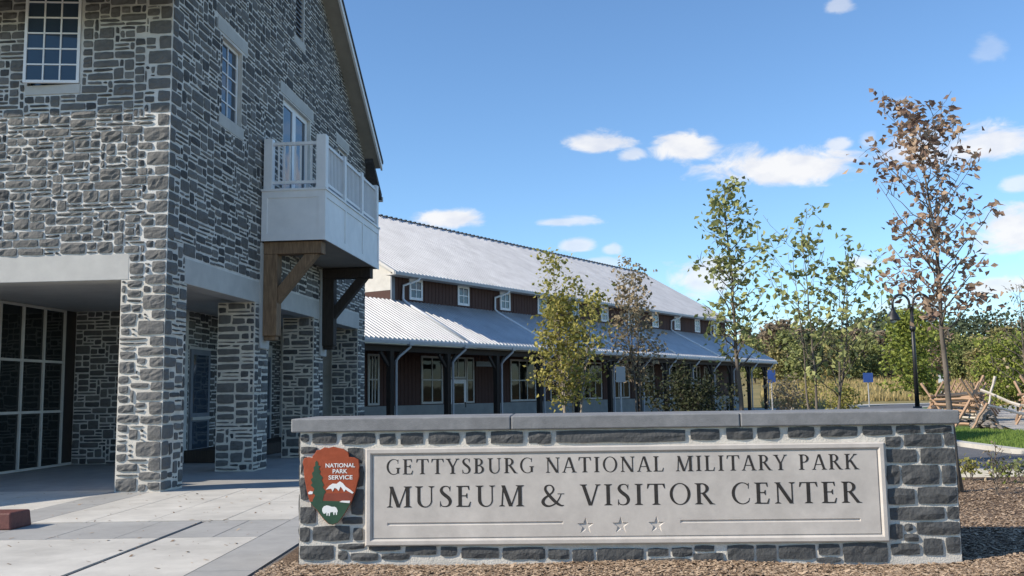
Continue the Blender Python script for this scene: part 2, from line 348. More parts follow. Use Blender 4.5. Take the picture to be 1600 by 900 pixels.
# ------------------------------------------------------------------ stone laying
def lay(W, H, holes, seed, uw=.1, uh=.078, top=None, wts=None):
    """random ashlar: rectangles (s0,s1,z0,z1) filling W x H with the holes left open"""
    rn = random.Random(seed); nc = max(1, round(W/uw)); nr = max(1, round(H/uh)); cw = W/nc; ch = H/nr
    occ = [[False]*nc for _ in range(nr)]
    for j in range(nr):
        for i in range(nc):
            s = (i+.5)*cw; z = (j+.5)*ch
            if any(a <= s <= b and c <= z <= d for a, b, c, d in holes) or (top and z > top(s)-.02): occ[j][i] = True
    out = []
    for j in range(nr):
        for i in range(nc):
            if occ[j][i]: continue
            h = rn.choices((1, 2, 3), (.36, .52, .12))[0]
            w = rn.choices((1, 2, 3, 4, 5), (.09, .2, .28, .26, .17))[0]
            if h == 3: w = max(2, w)
            if h == 1: w = max(1, min(5, w+rn.choice((0, 1))))
            while h > 1 and (j+h > nr): h -= 1
            ww = 0
            while ww < w and i+ww < nc and not occ[j][i+ww]: ww += 1
            w = ww
            hh = 1
            while hh < h and all(not occ[j+hh][i+k] for k in range(w)): hh += 1
            h = hh
            for a in range(h):
                for b in range(w): occ[j+a][i+b] = True
            r = [i*cw, (i+w)*cw, j*ch, (j+h)*ch]
            for a, b, c, d in holes:
                ox = min(r[1], b)-max(r[0], a); oz = min(r[3], d)-max(r[2], c)
                if ox > 0 and oz > 0:
                    if ox < oz:
                        if r[0] < a: r[1] = a-.004
                        else: r[0] = b+.004
                    else:
                        if r[2] < c: r[3] = c-.004
                        else: r[2] = d+.004
            if r[1]-r[0] > .045 and r[3]-r[2] > .035: out.append(tuple(r))
    return out
def stone_geo(fr, s0, s1, z0, z1, rn, joint=.0175, dep=.03, rough=1.0):
    w = s1-s0; h = z1-z0
    j = lambda: rn.uniform(.55, 1.5)*joint
    A = (s0+j(), z0+j()); B = (s1-j(), z0+j()); Cc = (s1-j(), z1-j()); D = (s0+j(), z1-j())
    nx = max(2, min(5, round(w/.085))); ny = max(2, min(4, round(h/.065)))
    tx = rn.uniform(-.6, .6)*dep*rough; ty = rn.uniform(-.5, .5)*dep*rough
    vs = []; idx = {}
    for b in range(ny+1):
        for a in range(nx+1):
            u = a/nx; v = b/ny
            edge = a in (0, nx) or b in (0, ny); corner = a in (0, nx) and b in (0, ny)
            if not edge: u += rn.uniform(-.28, .28)/nx; v += rn.uniform(-.28, .28)/ny
            elif not corner:
                if b in (0, ny): u += rn.uniform(-.2, .2)/nx
                else: v += rn.uniform(-.2, .2)/ny
            s = (A[0]*(1-u)+B[0]*u)*(1-v)+(D[0]*(1-u)+Cc[0]*u)*v
            zz = (A[1]*(1-u)+B[1]*u)*(1-v)+(D[1]*(1-u)+Cc[1]*u)*v
            if corner:
                s += (.005 if a == 0 else -.005)*rn.uniform(0, 1.8); zz += (.005 if b == 0 else -.005)*rn.uniform(0, 1.8)
            elif edge:
                if a in (0, nx): s += rn.uniform(-.004, .004)
                else: zz += rn.uniform(-.004, .004)
            o = dep*rn.uniform(.3, .62)+.5*(tx*(u-.5)+ty*(v-.5)) if edge else dep*(.62+rough*rn.uniform(-.25, .42))+tx*(u-.5)+ty*(v-.5)
            if corner: o *= .7
            idx[a, b] = len(vs); vs.append(fr(s, max(.003, o), zz))
    fs = [(idx[a, b], idx[a+1, b], idx[a+1, b+1], idx[a, b+1]) for a in range(nx) for b in range(ny)]
    loop = [idx[a, 0] for a in range(nx)]+[idx[nx, b] for b in range(ny)]+[idx[a, ny] for a in range(nx, 0, -1)]+[idx[0, b] for b in range(ny, 0, -1)]
    k = len(vs); n = len(loop)
    back = fr(0, -.012, 0)-fr(0, 0, 0)
    base = fr(0, 0, 0); out = (fr(0, 1, 0)-base)
    for i in loop:
        p = vs[i]; d = (p-base).dot(out); vs.append(p-out*(d+.012))
    for q in range(n): fs.append((loop[(q+1) % n], loop[q], k+q, k+(q+1) % n))
    return vs, fs
def sheet_wall(mb, fr, W, z0, z1, holes, depth, top=None):
    """wall face with real openings (reveals of the given depth)"""
    xs = sorted({0, W}|{h[0] for h in holes}|{h[1] for h in holes}|({W/2} if top else set()))
    for a, b in zip(xs, xs[1:]):
        mid = (a+b)/2; cur = z0
        for h in sorted([h for h in holes if h[0] <= mid <= h[1]], key=lambda h: h[2]):
            if h[2] > cur+1e-4: mb.add([fr(a,0,cur),fr(b,0,cur),fr(b,0,h[2]),fr(a,0,h[2])], [(0,1,2,3)])
            cur = h[3]
        ta, tb = (top(a), top(b)) if top else (z1, z1)
        if min(ta, tb) > cur-1e-3 or max(ta, tb) > cur: mb.add([fr(a,0,cur),fr(b,0,cur),fr(b,0,max(tb,cur)),fr(a,0,max(ta,cur))], [(0,1,2,3)])
    for a, b, c, d in holes:
        P = [(a,c),(b,c),(b,d),(a,d)]
        for (p, q), (r, s) in zip(P, P[1:]+P[:1]):
            mb.add([fr(p,0,q),fr(r,0,s),fr(r,-depth,s),fr(p,-depth,q)], [(0,1,2,3)])

# ------------------------------------------------------------------ the stone building
TH = .0876
D = V((math.sin(TH), math.cos(TH), 0)); NN = V((math.cos(TH), -math.sin(TH), 0)); P0 = V((-6.13, 16.435, 0))
B = frame(P0, NN, D)                                      # B(o, s, z): o outward to the right, s away from the viewer
LEN, ZB, ZT = 14.37, 3.72, 4.19
house = empty('stone_building', P0, 'tall grey rubble stone gabled building with white balcony over corner arcade', 'building')
gab = lambda s: 9.42+.68*(LEN/2-abs(s-LEN/2))
FWID = 13.0
ff = frame(P0-NN*FWID, NN, -D)                            # front face, s from the left
gf = frame(P0, D, NN)                                     # gable face
front_win = (FWID-2.76, FWID-1.75, 7.36, 9.25)
fholes = [front_win]
gholes = [(2.27,3.36,7.42,9.08), (11.0,12.1,7.42,9.08), (6.1,8.28,6.3,9.02), (6.98,7.62,10.95,12.6)]
mb = MB(); sheet_wall(mb, ff, FWID, ZB, 9.3, fholes, .13); mb.build('front_wall', M['mortar'], house)
mb = MB(); sheet_wall(mb, gf, LEN, ZB, 9, gholes, .13, gab); mb.build('gable_wall', M['mortar'], house)
stones = []                                               # (verts, faces, pixel size)
def lay_on(fr, W, z0, z1, holes, seed, top=None, joint=.0175, dep=.032, rough=1.0, uw=.1, uh=.078):
    rn = random.Random(seed*7+1)
    for a, b, c, d in lay(W, z1-z0, [(h[0], h[1], h[2]-z0, h[3]-z0) for h in holes], seed, uw, uh, (lambda s: top(s)-z0) if top else None):
        c3 = fr((a+b)/2, .03, z0+(c+d)/2); x, y, k = to_px(c3)
        if not (-60 < x < 1660 and -60 < y < 960): continue
        vs, fs = stone_geo(fr, a, b, z0+c, z0+d, rn, joint, dep, rough)
        q = [to_px(fr(p, .02, z0+r)) for p, r in ((a,c),(b,c),(b,d),(a,d))]
        ar = abs(sum(q[i][0]*q[(i+1) % 4][1]-q[(i+1) % 4][0]*q[i][1] for i in range(4)))/2
        inside = 0 < x < 1600 and 0 < y < 900
        stones.append((vs, fs, ar if inside else 0))
lint = [(2.0,3.65,9.14,9.4), (2.15,3.5,7.16,7.42), (10.8,12.3,9.14,9.4), (10.9,12.2,7.16,7.42), (5.85,8.55,9.06,9.34), (6.85,7.75,10.72,10.95)]
BEAM_F = (0, FWID-.69, ZB, ZT); BEAM_G = (.74, LEN-.78, ZB, ZT)
sillf = (FWID-2.78, FWID-1.73, 7.18, 7.36)
# piers of the arcade
QU = []; _z = 0.02; _k = 0; _rq = random.Random(6)
while _z < 9.0:
    h = _rq.choice((.17, .2, .24, .28)); a, b = ((.46, .24) if _k % 2 else (.26, .44)); QU.append((_z, min(_z+h, 9.2), a*_rq.uniform(.85, 1.1), b*_rq.uniform(.85, 1.1))); _z += h; _k += 1
pier_s = [0, 4.39, 8.78, 13.5]; PW = .86
lay_on(ff, FWID, ZB, 9.2, [(front_win[0]-.02, front_win[1]+.02, front_win[2], front_win[3]), sillf, BEAM_F]+[(FWID-a, FWID, z0, z1) for z0, z1, a, b in QU], 3, dep=.045, rough=1.2)
lay_on(gf, LEN, ZB, 14.4, gholes+lint+[BEAM_G]+[(0, b, z0, z1) for z0, z1, a, b in QU], 4, top=gab, dep=.028, joint=.021, uw=.108, uh=.084)
for z0, z1, a, b in QU:
    for fr, u0, u1, mid in ((ff, FWID-a, FWID, FWID-a/2), (gf, 0, b, b/2)):
        vs, fs = stone_geo(fr, u0, u1, z0, z1, _rq, .02, .036, 1.0); stones.append((vs, fs, 900 if to_px(fr(mid, 0, z1))[1] > 0 else 0))
for k, s in enumerate(pier_s):
    pw = .83 if k == 0 else .86
    MB().box(B, -pw, -.004 if k == 0 else -.004, s+.004, s+PW, -.05, ZB).build('pier_core', M['mortar_light'], house)
    lay_on(frame(B(-pw, s+.004, 0), NN, -D), pw-.004, 0, ZB, [(pw-.004-a, pw, z0, z1) for z0, z1, a, b in QU] if k == 0 else [], 20+k, joint=.024, dep=.042, rough=1.1, uw=.11, uh=.084)
    lay_on(frame(B(-.004, s+.004, 0), D, NN), PW-.004, 0, ZB, [(0, b, z0, z1) for z0, z1, a, b in QU] if k == 0 else [], 30+k, joint=.024, dep=.034, uw=.11, uh=.084)
# beams
MB().box(B, -FWID, -.69, -.004, .4, ZB, ZT).build('concrete_beam', M['beam'], house, bevel=.008)
MB().box(B, -.4, .006, .74, LEN-.78, ZB, ZT).build('concrete_beam', M['beam'], house, bevel=.008)
MB().box(B, -FWID, -.42, .42, LEN, 3.82, 3.95).build('porch_ceiling', M['beam'], house)
# lintels and sills
for a, b, c, d in lint: MB().box(gf, a, b, -.1, .012, c, d).build('stone_lintel' if d > 9.2 else 'sill', M['beam'], house, bevel=.006)
MB().box(ff, sillf[0], sillf[1], -.1, .02, sillf[2], sillf[3]-.002).build('sill', M['beam'], house, bevel=.006)
# windows
def window(fr, s0, s1, z0, z1, nx, nz, parent, fw=.055, mw=.022, mat='white', glass='glass', off=-.09, name='window', depth=.05, mull=()):
    m = MB()
    m.box(fr, s0, s0+fw, off-depth, off, z0, z1); m.box(fr, s1-fw, s1, off-depth, off, z0, z1)
    m.box(fr, s0+fw, s1-fw, off-depth, off-.002, z0, z0+fw); m.box(fr, s0+fw, s1-fw, off-depth, off-.002, z1-fw, z1)
    w = m.build(name, M[mat], parent)
    a0, a1, b0, b1 = s0+fw, s1-fw, z0+fw, z1-fw; mm = MB()
    for i in range(1, nx): x = a0+(a1-a0)*i/nx; mm.box(fr, x-mw/2*(2 if i in mull else 1), x+mw/2*(2 if i in mull else 1), off-.03, off-.006, b0, b1)
    for j in range(1, nz):
        z = b0+(b1-b0)*j/nz
        for i in range(nx):
            x0 = a0+(a1-a0)*i/nx+(mw/2 if i else 0); x1 = a0+(a1-a0)*(i+1)/nx-(mw/2 if i < nx-1 else 0)
            mm.box(fr, x0, x1, off-.03, off-.008, z-mw/2, z+mw/2)
    if mm.v: mm.build('muntin', M[mat], w)
    for i in range(nx):
        for j in range(nz):
            x0 = a0+(a1-a0)*i/nx; x1 = a0+(a1-a0)*(i+1)/nx; y0 = b0+(b1-b0)*j/nz; y1 = b0+(b1-b0)*(j+1)/nz
            t = R.uniform(-.0012, .0012)
            MB().add([fr(x0, off-.026+t, y0), fr(x1, off-.026-t, y0), fr(x1, off-.026-t, y1), fr(x0, off-.026+t, y1)], [(0,1,2,3)]).build('pane', M[glass], w)
    return w
# casement on the front, pushed ajar at its left side
ca = math.radians(9); hinge = ff(front_win[1], 0, 0)
cf = frame(hinge, (NN*math.cos(ca)+D*math.sin(ca)), (-D*math.cos(ca)+NN*math.sin(ca)))
window(cf, -1.0, -.005, front_win[2]+.01, front_win[3], 3, 6, house, .05, .026, off=.03, name='casement_window')
MB().box(ff, front_win[0], front_win[1], -.16, -.12, front_win[2], front_win[3]).build('window_back', M['glass'], house)
for a, b, c, d in gholes[:2]: window(gf, a+.02, b-.02, c, d, 2, 5, house, .06, .028)
# balcony door (pair of glazed leaves)
a, b, c, d = gholes[2]
window(gf, a+.02, (a+b)/2, c, d, 1, 1, house, .13, name='balcony_door'); window(gf, (a+b)/2, b-.02, c, d, 1, 1, house, .13, name='balcony_door')
a, b, c, d = gholes[3]
w = MB().box(gf, a, b, -.14, -.1, c, d).build('attic_louvre', M['slate'], house)
for k in range(12): MB().hexa([gf(a+.03,-.09,c+.04+k*.13),gf(b-.03,-.09,c+.04+k*.13),gf(b-.03,-.03,c+.02+k*.13),gf(a+.03,-.03,c+.02+k*.13),gf(a+.03,-.09,c+.07+k*.13),gf(b-.03,-.09,c+.07+k*.13),gf(b-.03,-.03,c+.05+k*.13),gf(a+.03,-.03,c+.05+k*.13)]).build('slat', M['slate'], w)
# roof with rake overhang
OV, RK, BK = 1.08, .52, .3
def roofslab(s0, s1, up, th, o0, o1, mat, name, par):
    f0, f1 = [9.42+.68*(LEN/2-abs(s-LEN/2)) for s in (s0, s1)]
    m = MB(); m.hexa([B(o0,s0,f0+up),B(o1,s0,f0+up),B(o1,s1,f1+up),B(o0,s1,f1+up),B(o0,s0,f0+up+th),B(o1,s0,f0+up+th),B(o1,s1,f1+up+th),B(o0,s1,f1+up+th)])
    return m.build(name, M[mat], par)
rf = roofslab(-OV, LEN/2, .16, .1, -FWID, RK+.03, 'shingle', 'roof', house)
roofslab(LEN/2, LEN+BK, .16, .1, -FWID, RK+.03, 'shingle', 'roof', house)
roofslab(-OV+.02, LEN/2, .0, .157, 0.002, RK-.06, 'soffit', 'rake_soffit', house); roofslab(LEN/2, LEN+BK-.02, .0, .157, 0.002, RK-.06, 'soffit', 'rake_soffit', house)
roofslab(-OV-.01, LEN/2, -.05, .2, RK-.06, RK, 'white', 'rake_board', house); roofslab(LEN/2, LEN+BK+.01, -.05, .2, RK-.06, RK, 'white', 'rake_board', house)
roofslab(-OV+.02, .0, -.02, .17, -FWID, -.01, 'soffit', 'eave_soffit', house)
m = MB(); fz = 9.42-.68*OV
m.box(B, -FWID, RK-.06, -OV-.1, -OV-.002, fz-.02, fz+.15); m.build('gutter', M['gutter'], house)
# lower rear roof that shows past the balcony
m = MB(); m.hexa([B(-3,LEN-.1,9.35),B(.28,LEN-.1,9.35),B(.28,LEN+1.25,8.35),B(-3,LEN+1.25,8.35),B(-3,LEN-.1,9.55),B(.28,LEN-.1,9.55),B(.28,LEN+1.25,8.55),B(-3,LEN+1.25,8.55)])
m.build('rear_roof', M['shingle'], house)
MB().box(B, -3, .3, LEN+1.25, LEN+1.37, 8.3, 8.46).build('gutter', M['gutter'], house)
# porch recess: glazing on its left, stone end wall, inner arcade wall with doors
GO = -5.48
gz = frame(B(GO, -.4, 0), D, NN); s = 0.0
zz = [.06, 1.33, 2.52, 3.78]
cols = [0]+[.66+.84*k for k in range(9)]
glz = MB().box(gz, 0, 7.38, -.12, -.05, 0, .06).build('glazed_screen', M['trim'], house)
for k, c in enumerate(cols[:9]): MB().box(gz, c-.03, c+.03, -.1, .015, .06, 3.8).build('mullion', M['trim'], glz)
for k in range(8):
    for z in zz[1:]: MB().box(gz, cols[k]+.03, cols[k+1]-.03, -.08, .008, z-.03, z+.03).build('transom', M['trim'], glz)
    for j in range(3):
        MB().add([gz(cols[k]+.03,-.03,zz[j]+(.03 if j else 0)),gz(cols[k+1]-.03,-.03,zz[j]+(.03 if j else 0)),gz(cols[k+1]-.03,-.03,zz[j+1]-.03),gz(cols[k]+.03,-.03,zz[j+1]-.03)], [(0,1,2,3)]).build('pane', M['porch_glass'], glz)
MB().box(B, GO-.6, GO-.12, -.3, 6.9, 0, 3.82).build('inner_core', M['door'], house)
AO = -2.75                                                # inner arcade wall
ew = frame(B(GO-.05, 6.72, 0), NN, -D)
MB().box(B, GO-.05, AO, 6.72, 7.1, 0, 3.82).build('end_wall', M['mortar'], house)
lay_on(ew, AO-GO+.05, 0, 3.82, [], 50, joint=.016, dep=.035)
MB().box(B, AO-.3, AO, 7.1, LEN, 0, 3.82).build('arcade_wall', M['mortar'], house)
aw = frame(B(AO, 7.1, 0), D, NN)
lay_on(aw, LEN-7.1, 0, 3.82, [(.05,1.35,0,2.9), (3.2,6.2,0,3.2)], 51)
def leafdoor(fr, s0, s1, z1, name='door'):
    d = MB().box(fr, s0, s1, .0, .05, 0.0, z1).build(name, M['slate'], house)
    MB().box(fr, s0+.14, s1-.14, .05, .056, .32, 1.0).build('pane', M['glass'], d)
    MB().box(fr, s0+.14, s1-.14, .05, .056, 1.22, z1-.14).build('pane', M['glass'], d)
    MB().box(fr, s0+.05, s1-.05, .06, .1, 1.04, 1.12).build('push_bar', M['trim'], d)
leafdoor(aw, .1, 1.3, 2.85); leafdoor(aw, 3.3, 4.6, 2.85); leafdoor(aw, 4.7, 6.0, 2.85)
MB().box(B, AO+.001, AO+1.15, 7.0, LEN-.1, 0, .3).build('step', M['dark_timber'], house)
MB().box(B, -FWID, GO-.7, .05, .4, 0, ZB).build('front_wall_lower', M['mortar'], house)
MB().box(B, -FWID, -.3, LEN-.3, LEN-.02, 0, 9.4).build('rear_wall', M['mortar'], house)
# unseen canopy added left of the view, placed to shade the plaza
cu = V((.482, .876, 0)); cv = V((-.876, .482, 0)); cfm = frame((-13.4, 12.6, 0), cu, cv)
cano = MB().box(cfm, 0, 4.0, 0, 5, 3.45, 3.75).build('shadow_canopy', M['beam'], house)
for a, b in ((.4,.4),(.4,4.6),(3.6,4.6)): MB().box(cfm, a-.2, a+.2, b-.2, b+.2, 0, 3.45).build('shadow_canopy_post', M['beam'], cano)

# balcony on timber brackets
bal = empty('balcony', (0, 0, 0)); bal.parent = house; ORG[bal.name] = ORG[house.name]
BS0, BS1, BO, BZ0, BZ1 = 4.6, 9.9, 1.52, 5.14, 6.32
MB().box(B, 0.03, BO-.02, BS0+.02, BS1-.02, BZ0+.01, BZ0+.06).build('underside_board', M['soffit'], bal)
MB().box(B, 0.03, BO-.03, BS0+.03, BS1-.03, BZ1-.12, BZ1-.04).build('deck', M['white'], bal)
MB().box(B, .03, BO-.02, BS0+.02, BS0+.05, BZ0, BZ1-.04).build('side_panel', M['white'], bal)
MB().box(B, .03, BO-.02, BS1-.05, BS1-.02, BZ0, BZ1-.04).build('side_panel', M['white'], bal)
MB().box(B, BO-.05, BO-.02, BS0+.05, BS1-.05, BZ0, BZ1-.04).build('front_panel', M['white'], bal)
def board(*a): MB().box(B, *a).build('trim_board', M['white'], bal)
# raised trim: near end
for o0, o1 in ((.03,.16),(BO-.16,BO-.0)): board(o0, o1, BS0, BS0+.02, BZ0+.16, BZ1-.2)
board(.03, BO, BS0-.002, BS0+.02, BZ0-.01, BZ0+.16); board(.03, BO, BS0-.002, BS0+.02, BZ1-.2, BZ1-.04)
n3 = 3; sp = (BS1-BS0-.12)/n3
for k in range(n3+1): s = BS0+.06+sp*k; board(BO-.02, BO-.002, s-.055 if k else BS0+.021, s+.055, BZ0+.16, BZ1-.2)
board(BO-.02, BO, BS0+.021, BS1, BZ0-.01, BZ0+.16); board(BO-.02, BO, BS0+.021, BS1, BZ1-.2, BZ1-.04)
MB().box(B, .02, BO+.03, BS0-.03, BS1+.03, BZ1-.04, BZ1+.01).build('floor_edge', M['white'], bal)
def bpost(o, s, w=.11, top=1.24):
    p = MB().box(B, o-w, o+w, s-w, s+w, BZ1+.01, BZ1+top).build('post', M['white'], bal, bevel=.01)
bpost(.16, BS0+.11, .1, 1.2); bpost(BO-.11, BS0+.11, .115, 1.26); bpost(BO-.11, BS1-.11, .1, 1.2); bpost(.16, BS1-.11, .1, 1.2)
for k in (1, 2): bpost(BO-.09, BS0+.06+sp*k, .075, 1.18)
def rails(p, q, n, w=.036):
    p = V(p); q = V(q)
    MB().bar(p+Z*(BZ1+1.08), q+Z*(BZ1+1.08), .09, .07).build('rail', M['white'], bal); MB().bar(p+Z*(BZ1+.17), q+Z*(BZ1+.17), .07, .07).build('rail', M['white'], bal)
    for k in range(1, n+1):
        c = p.lerp(q, k/(n+1)); MB().bar(c+Z*(BZ1+.2), c+Z*(BZ1+1.05), w, w, D).build('baluster', M['white'], bal)
g0 = lambda o, s: B(o, s, 0)
rails(g0(.26, BS0+.1), g0(BO-.23, BS0+.1), 7); rails(g0(.26, BS1-.1), g0(BO-.23, BS1-.1), 7)
for k in range(3): rails(g0(BO-.1, BS0+.06+sp*k+(.18 if k == 0 else .08)), g0(BO-.1, BS0+.06+sp*(k+1)-.08), 11)
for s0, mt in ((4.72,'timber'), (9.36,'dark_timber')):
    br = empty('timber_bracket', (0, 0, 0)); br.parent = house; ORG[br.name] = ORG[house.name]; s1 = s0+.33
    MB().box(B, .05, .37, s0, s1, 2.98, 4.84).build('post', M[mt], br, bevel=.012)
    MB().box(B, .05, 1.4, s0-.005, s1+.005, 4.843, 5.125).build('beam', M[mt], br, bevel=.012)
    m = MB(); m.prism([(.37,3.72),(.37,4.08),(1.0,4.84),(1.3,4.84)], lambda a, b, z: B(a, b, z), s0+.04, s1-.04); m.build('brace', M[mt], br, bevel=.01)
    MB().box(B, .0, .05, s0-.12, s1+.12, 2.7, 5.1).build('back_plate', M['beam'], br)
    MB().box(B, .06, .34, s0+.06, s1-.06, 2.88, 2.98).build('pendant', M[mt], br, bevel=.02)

stones.sort(key=lambda t: -t[2])
for vs, fs, ar in stones[:300]: MB().add(vs, fs).build('stone', M['stone'], house)
mb = MB()
for vs, fs, ar in stones[300:]: mb.add(vs, fs)
mb.build('rubble_stonework', M['stone'], house, kind='stuff')
print('stones', len(stones))
#@@PART2
# ------------------------------------------------------------------ the sign wall
import bmesh
THS = .0341
US = V((math.cos(THS), -math.sin(THS), 0)); NS = V((math.sin(THS), math.cos(THS), 0)); S0 = V((-2.05, 9.063, 0))
SF = frame(S0, US, -NS)                                   # SF(u, towards viewer, z)
SW, SH, ST = 6.17, 1.27, .95
def sg(x, y, off=0.0):
    p = on_plane(x, y, S0-NS*off, NS); return ((p-S0).dot(US), p.z)
sign = empty('monument_sign', SF(SW/2, 0, 0), 'low stone monument wall with carved grey sign panel and grey cap', 'sign')
MB().box(SF, 0, SW, -ST, 0, -.1, SH).build('wall_core', M['mortar_light'], sign)
for a, b in ((-.08, 2.02), (2.026, 4.18), (4.186, SW+.045)):
    m = MB(); m.box(SF, a, b, -ST-.05, .048, SH+.002, 1.4); m.build('cap_stone', M['cap'], sign, bevel=.012)
rects = []
def zrect(ox, oy, k, L):
    for x0, x1, y0, y1 in L: rects.append((ox+x0/k, ox+x1/k, oy+y0/k, oy+y1/k))
zrect(440, 620, 3.214, [(95,137,190,225),(158,275,185,232),(305,468,185,235),(492,572,185,238),(600,710,182,238),(740,892,180,235),(925,1025,178,235),(1052,1210,175,232),(1240,1342,175,230),
    (95,180,252,285),(335,408,258,335),(365,410,350,450),(95,125,300,390),(92,140,405,515),(95,172,555,632),(352,410,465,590),(310,405,605,637),(95,140,655,725),(160,340,650,720),(362,407,660,720),
    (90,260,748,815),(285,415,738,762),(285,332,775,815),(348,485,785,818),(440,595,745,770),(505,640,785,815),(625,775,750,792),(800,880,755,798),(905,1090,757,808),(1110,1315,755,812),
    (185,300,290,440),(150,330,460,560)])
zrect(840, 620, 3.214, [(0,65,175,235),(95,738,168,226),(768,912,163,215),(948,1078,158,212),(1105,1215,154,208),
    (-15,35,765,815),(55,155,765,815),(175,278,765,832),(300,530,762,824),(555,655,760,798),(675,775,758,800),(790,885,748,775),(785,930,785,835),(955,1085,745,820),(1100,1195,745,828),(560,765,812,840)])
zrect(1180, 620, 3.214, [(165,295,150,203),(328,510,144,196),(540,685,140,190),(708,825,136,182),(852,983,130,178),
    (655,728,200,250),(748,930,188,246),(950,1000,183,242),(660,808,263,327),(830,1002,258,332),(663,722,345,438),(740,920,343,438),(940,1008,346,434),(668,797,460,537),(818,1014,453,534),
    (678,947,556,614),(965,1020,550,612),(678,737,640,714),(752,787,638,672),(752,815,688,724),(813,1022,630,690),(683,824,736,792),(846,940,712,792),(960,1028,706,782),
    (120,302,745,812),(320,422,740,792),(443,662,735,828),(308,428,806,830)])
rn = random.Random(77)
for x0, x1, y0, y1 in rects:
    xm = (x0+x1)/2; ym = (y0+y1)/2
    u0 = sg(x0, ym)[0]; u1 = sg(x1, ym)[0]; z1 = sg(xm, y0)[1]; z0 = sg(xm, y1)[1]
    u0 -= .007; u1 += .007; z0 -= .006; z1 += .006
    u0 = max(.004, u0); u1 = min(SW-.004, u1); z1 = min(z1, SH-.004)
    vs, fs = stone_geo(SF, u0, u1, z0, z1, rn, .003, .03, .85)
    MB().add(vs, fs).build('stone', M['sign_stone'], sign)
vs_ = []
rr = random.Random(8)                                      # ends of the wall
for end, fr_, wd in ((0, frame(SF(SW, 0, 0), NS, US), ST), (1, frame(SF(0, -ST, 0), -NS, -US), ST)):
    for a, b, c, d in lay(wd, SH, [], 90+end, .2, .14):
        v1, f1 = stone_geo(fr_, a, b, c, d, rr, .014, .03); MB().add(v1, f1).build('stone', M['sign_stone'], sign)

# carved panel
pu0, pu1 = sg(571, 775, .04)[0], sg(1386, 770, .04)[0]; pz0, pz1 = .205, 1.112
FWD = .062
pan = MB().box(SF, pu0+.02, pu1-.02, .002, .026, pz0+.02, pz1-.02).build('sign_panel', M['panel'], sign)
m = MB()
def moulding(a0, a1, c0, c1):
    # mitred frame with a bevelled inner edge
    o = [(a0,c0),(a1,c0),(a1,c1),(a0,c1)]; w1, w2 = .045, FWD
    lv = [(0, .004), (0, .04), (.012, .05), (w1, .05), (w2, .034), (w2, .02)]
    rings = []
    for w, b in lv: rings.append([SF(a0+w, b, c0+w), SF(a1-w, b, c0+w), SF(a1-w, b, c1-w), SF(a0+w, b, c1-w)])
    for r1, r2 in zip(rings, rings[1:]):
        for k in range(4): m.add([r1[k], r1[(k+1) % 4], r2[(k+1) % 4], r2[k]], [(0,1,2,3)])
moulding(pu0, pu1, pz0, pz1); m.build('panel_frame', M['panel'], pan)
fa0, fa1, fc0, fc1 = pu0+FWD+.012, pu1-FWD-.012, pz0+FWD+.012, pz1-FWD-.012; FB = .036
star_c = [sg(x, y, .036) for x, y in ((915,822),(970,821),(1026,820))]
def starpts(c, r): return [(c[0]+(r if k % 2 == 0 else r*.42)*math.sin(math.pi*k/5), c[1]+(r if k % 2 == 0 else r*.42)*math.cos(math.pi*k/5)) for k in range(10)]
stars = [starpts(c, .083) for c in star_c]
ru = [(sg(605,820,.036), sg(880,820,.036)), (sg(1063,815,.036), sg(1345,812,.036))]
zr_ = (ru[0][0][1]+ru[0][1][1]+ru[1][0][1]+ru[1][1][1])/4+.006
rules = [[(a[0], zr_-.014), (b[0], zr_-.014), (b[0], zr_+.014), (a[0], zr_+.014)] for a, b in ru]
bm = bmesh.new()
def loop2(pts):
    vv = [bm.verts.new((x, z, 0)) for x, z in pts]
    return [bm.edges.new((vv[i], vv[(i+1) % len(vv)])) for i in range(len(vv))]
ed = loop2([(fa0,fc0),(fa1,fc0),(fa1,fc1),(fa0,fc1)])
for h in stars+rules: ed += loop2(h)
bmesh.ops.triangle_fill(bm, use_beauty=True, edges=ed, normal=(0, 0, 1))
bm.verts.index_update()
m = MB(); m.add([SF(v.co.x, FB, v.co.y) for v in bm.verts], [tuple(v.index for v in f.verts) for f in bm.faces]); bm.free()
R4 = [(fa0,fc0),(fa1,fc0),(fa1,fc1),(fa0,fc1)]
for k in range(4): p, q = R4[k], R4[(k+1) % 4]; m.add([SF(p[0],FB,p[1]),SF(q[0],FB,q[1]),SF(q[0],.02,q[1]),SF(p[0],.02,p[1])], [(0,1,2,3)])
m.build('panel_face', M['panel'], pan)
for pts, c in zip(stars, star_c):
    m = MB(); n = 10
    m.add([SF(x, FB, z) for x, z in pts]+[SF(c[0], FB-.04, c[1])], [(i, (i+1) % n, n) for i in range(n)]); m.build('carved_star', M['panel'], pan)
for r_ in rules:
    (a, c0), (b, _), _, (_, c1) = r_; zm = (c0+c1)/2; m = MB()
    m.add([SF(a,FB,c0),SF(b,FB,c0),SF(b,FB,c1),SF(a,FB,c1),SF(a+.01,FB-.016,zm),SF(b-.01,FB-.016,zm)], [(0,1,5,4),(2,3,4,5),(1,2,5),(3,0,4)]); m.build('carved_rule', M['panel'], pan)

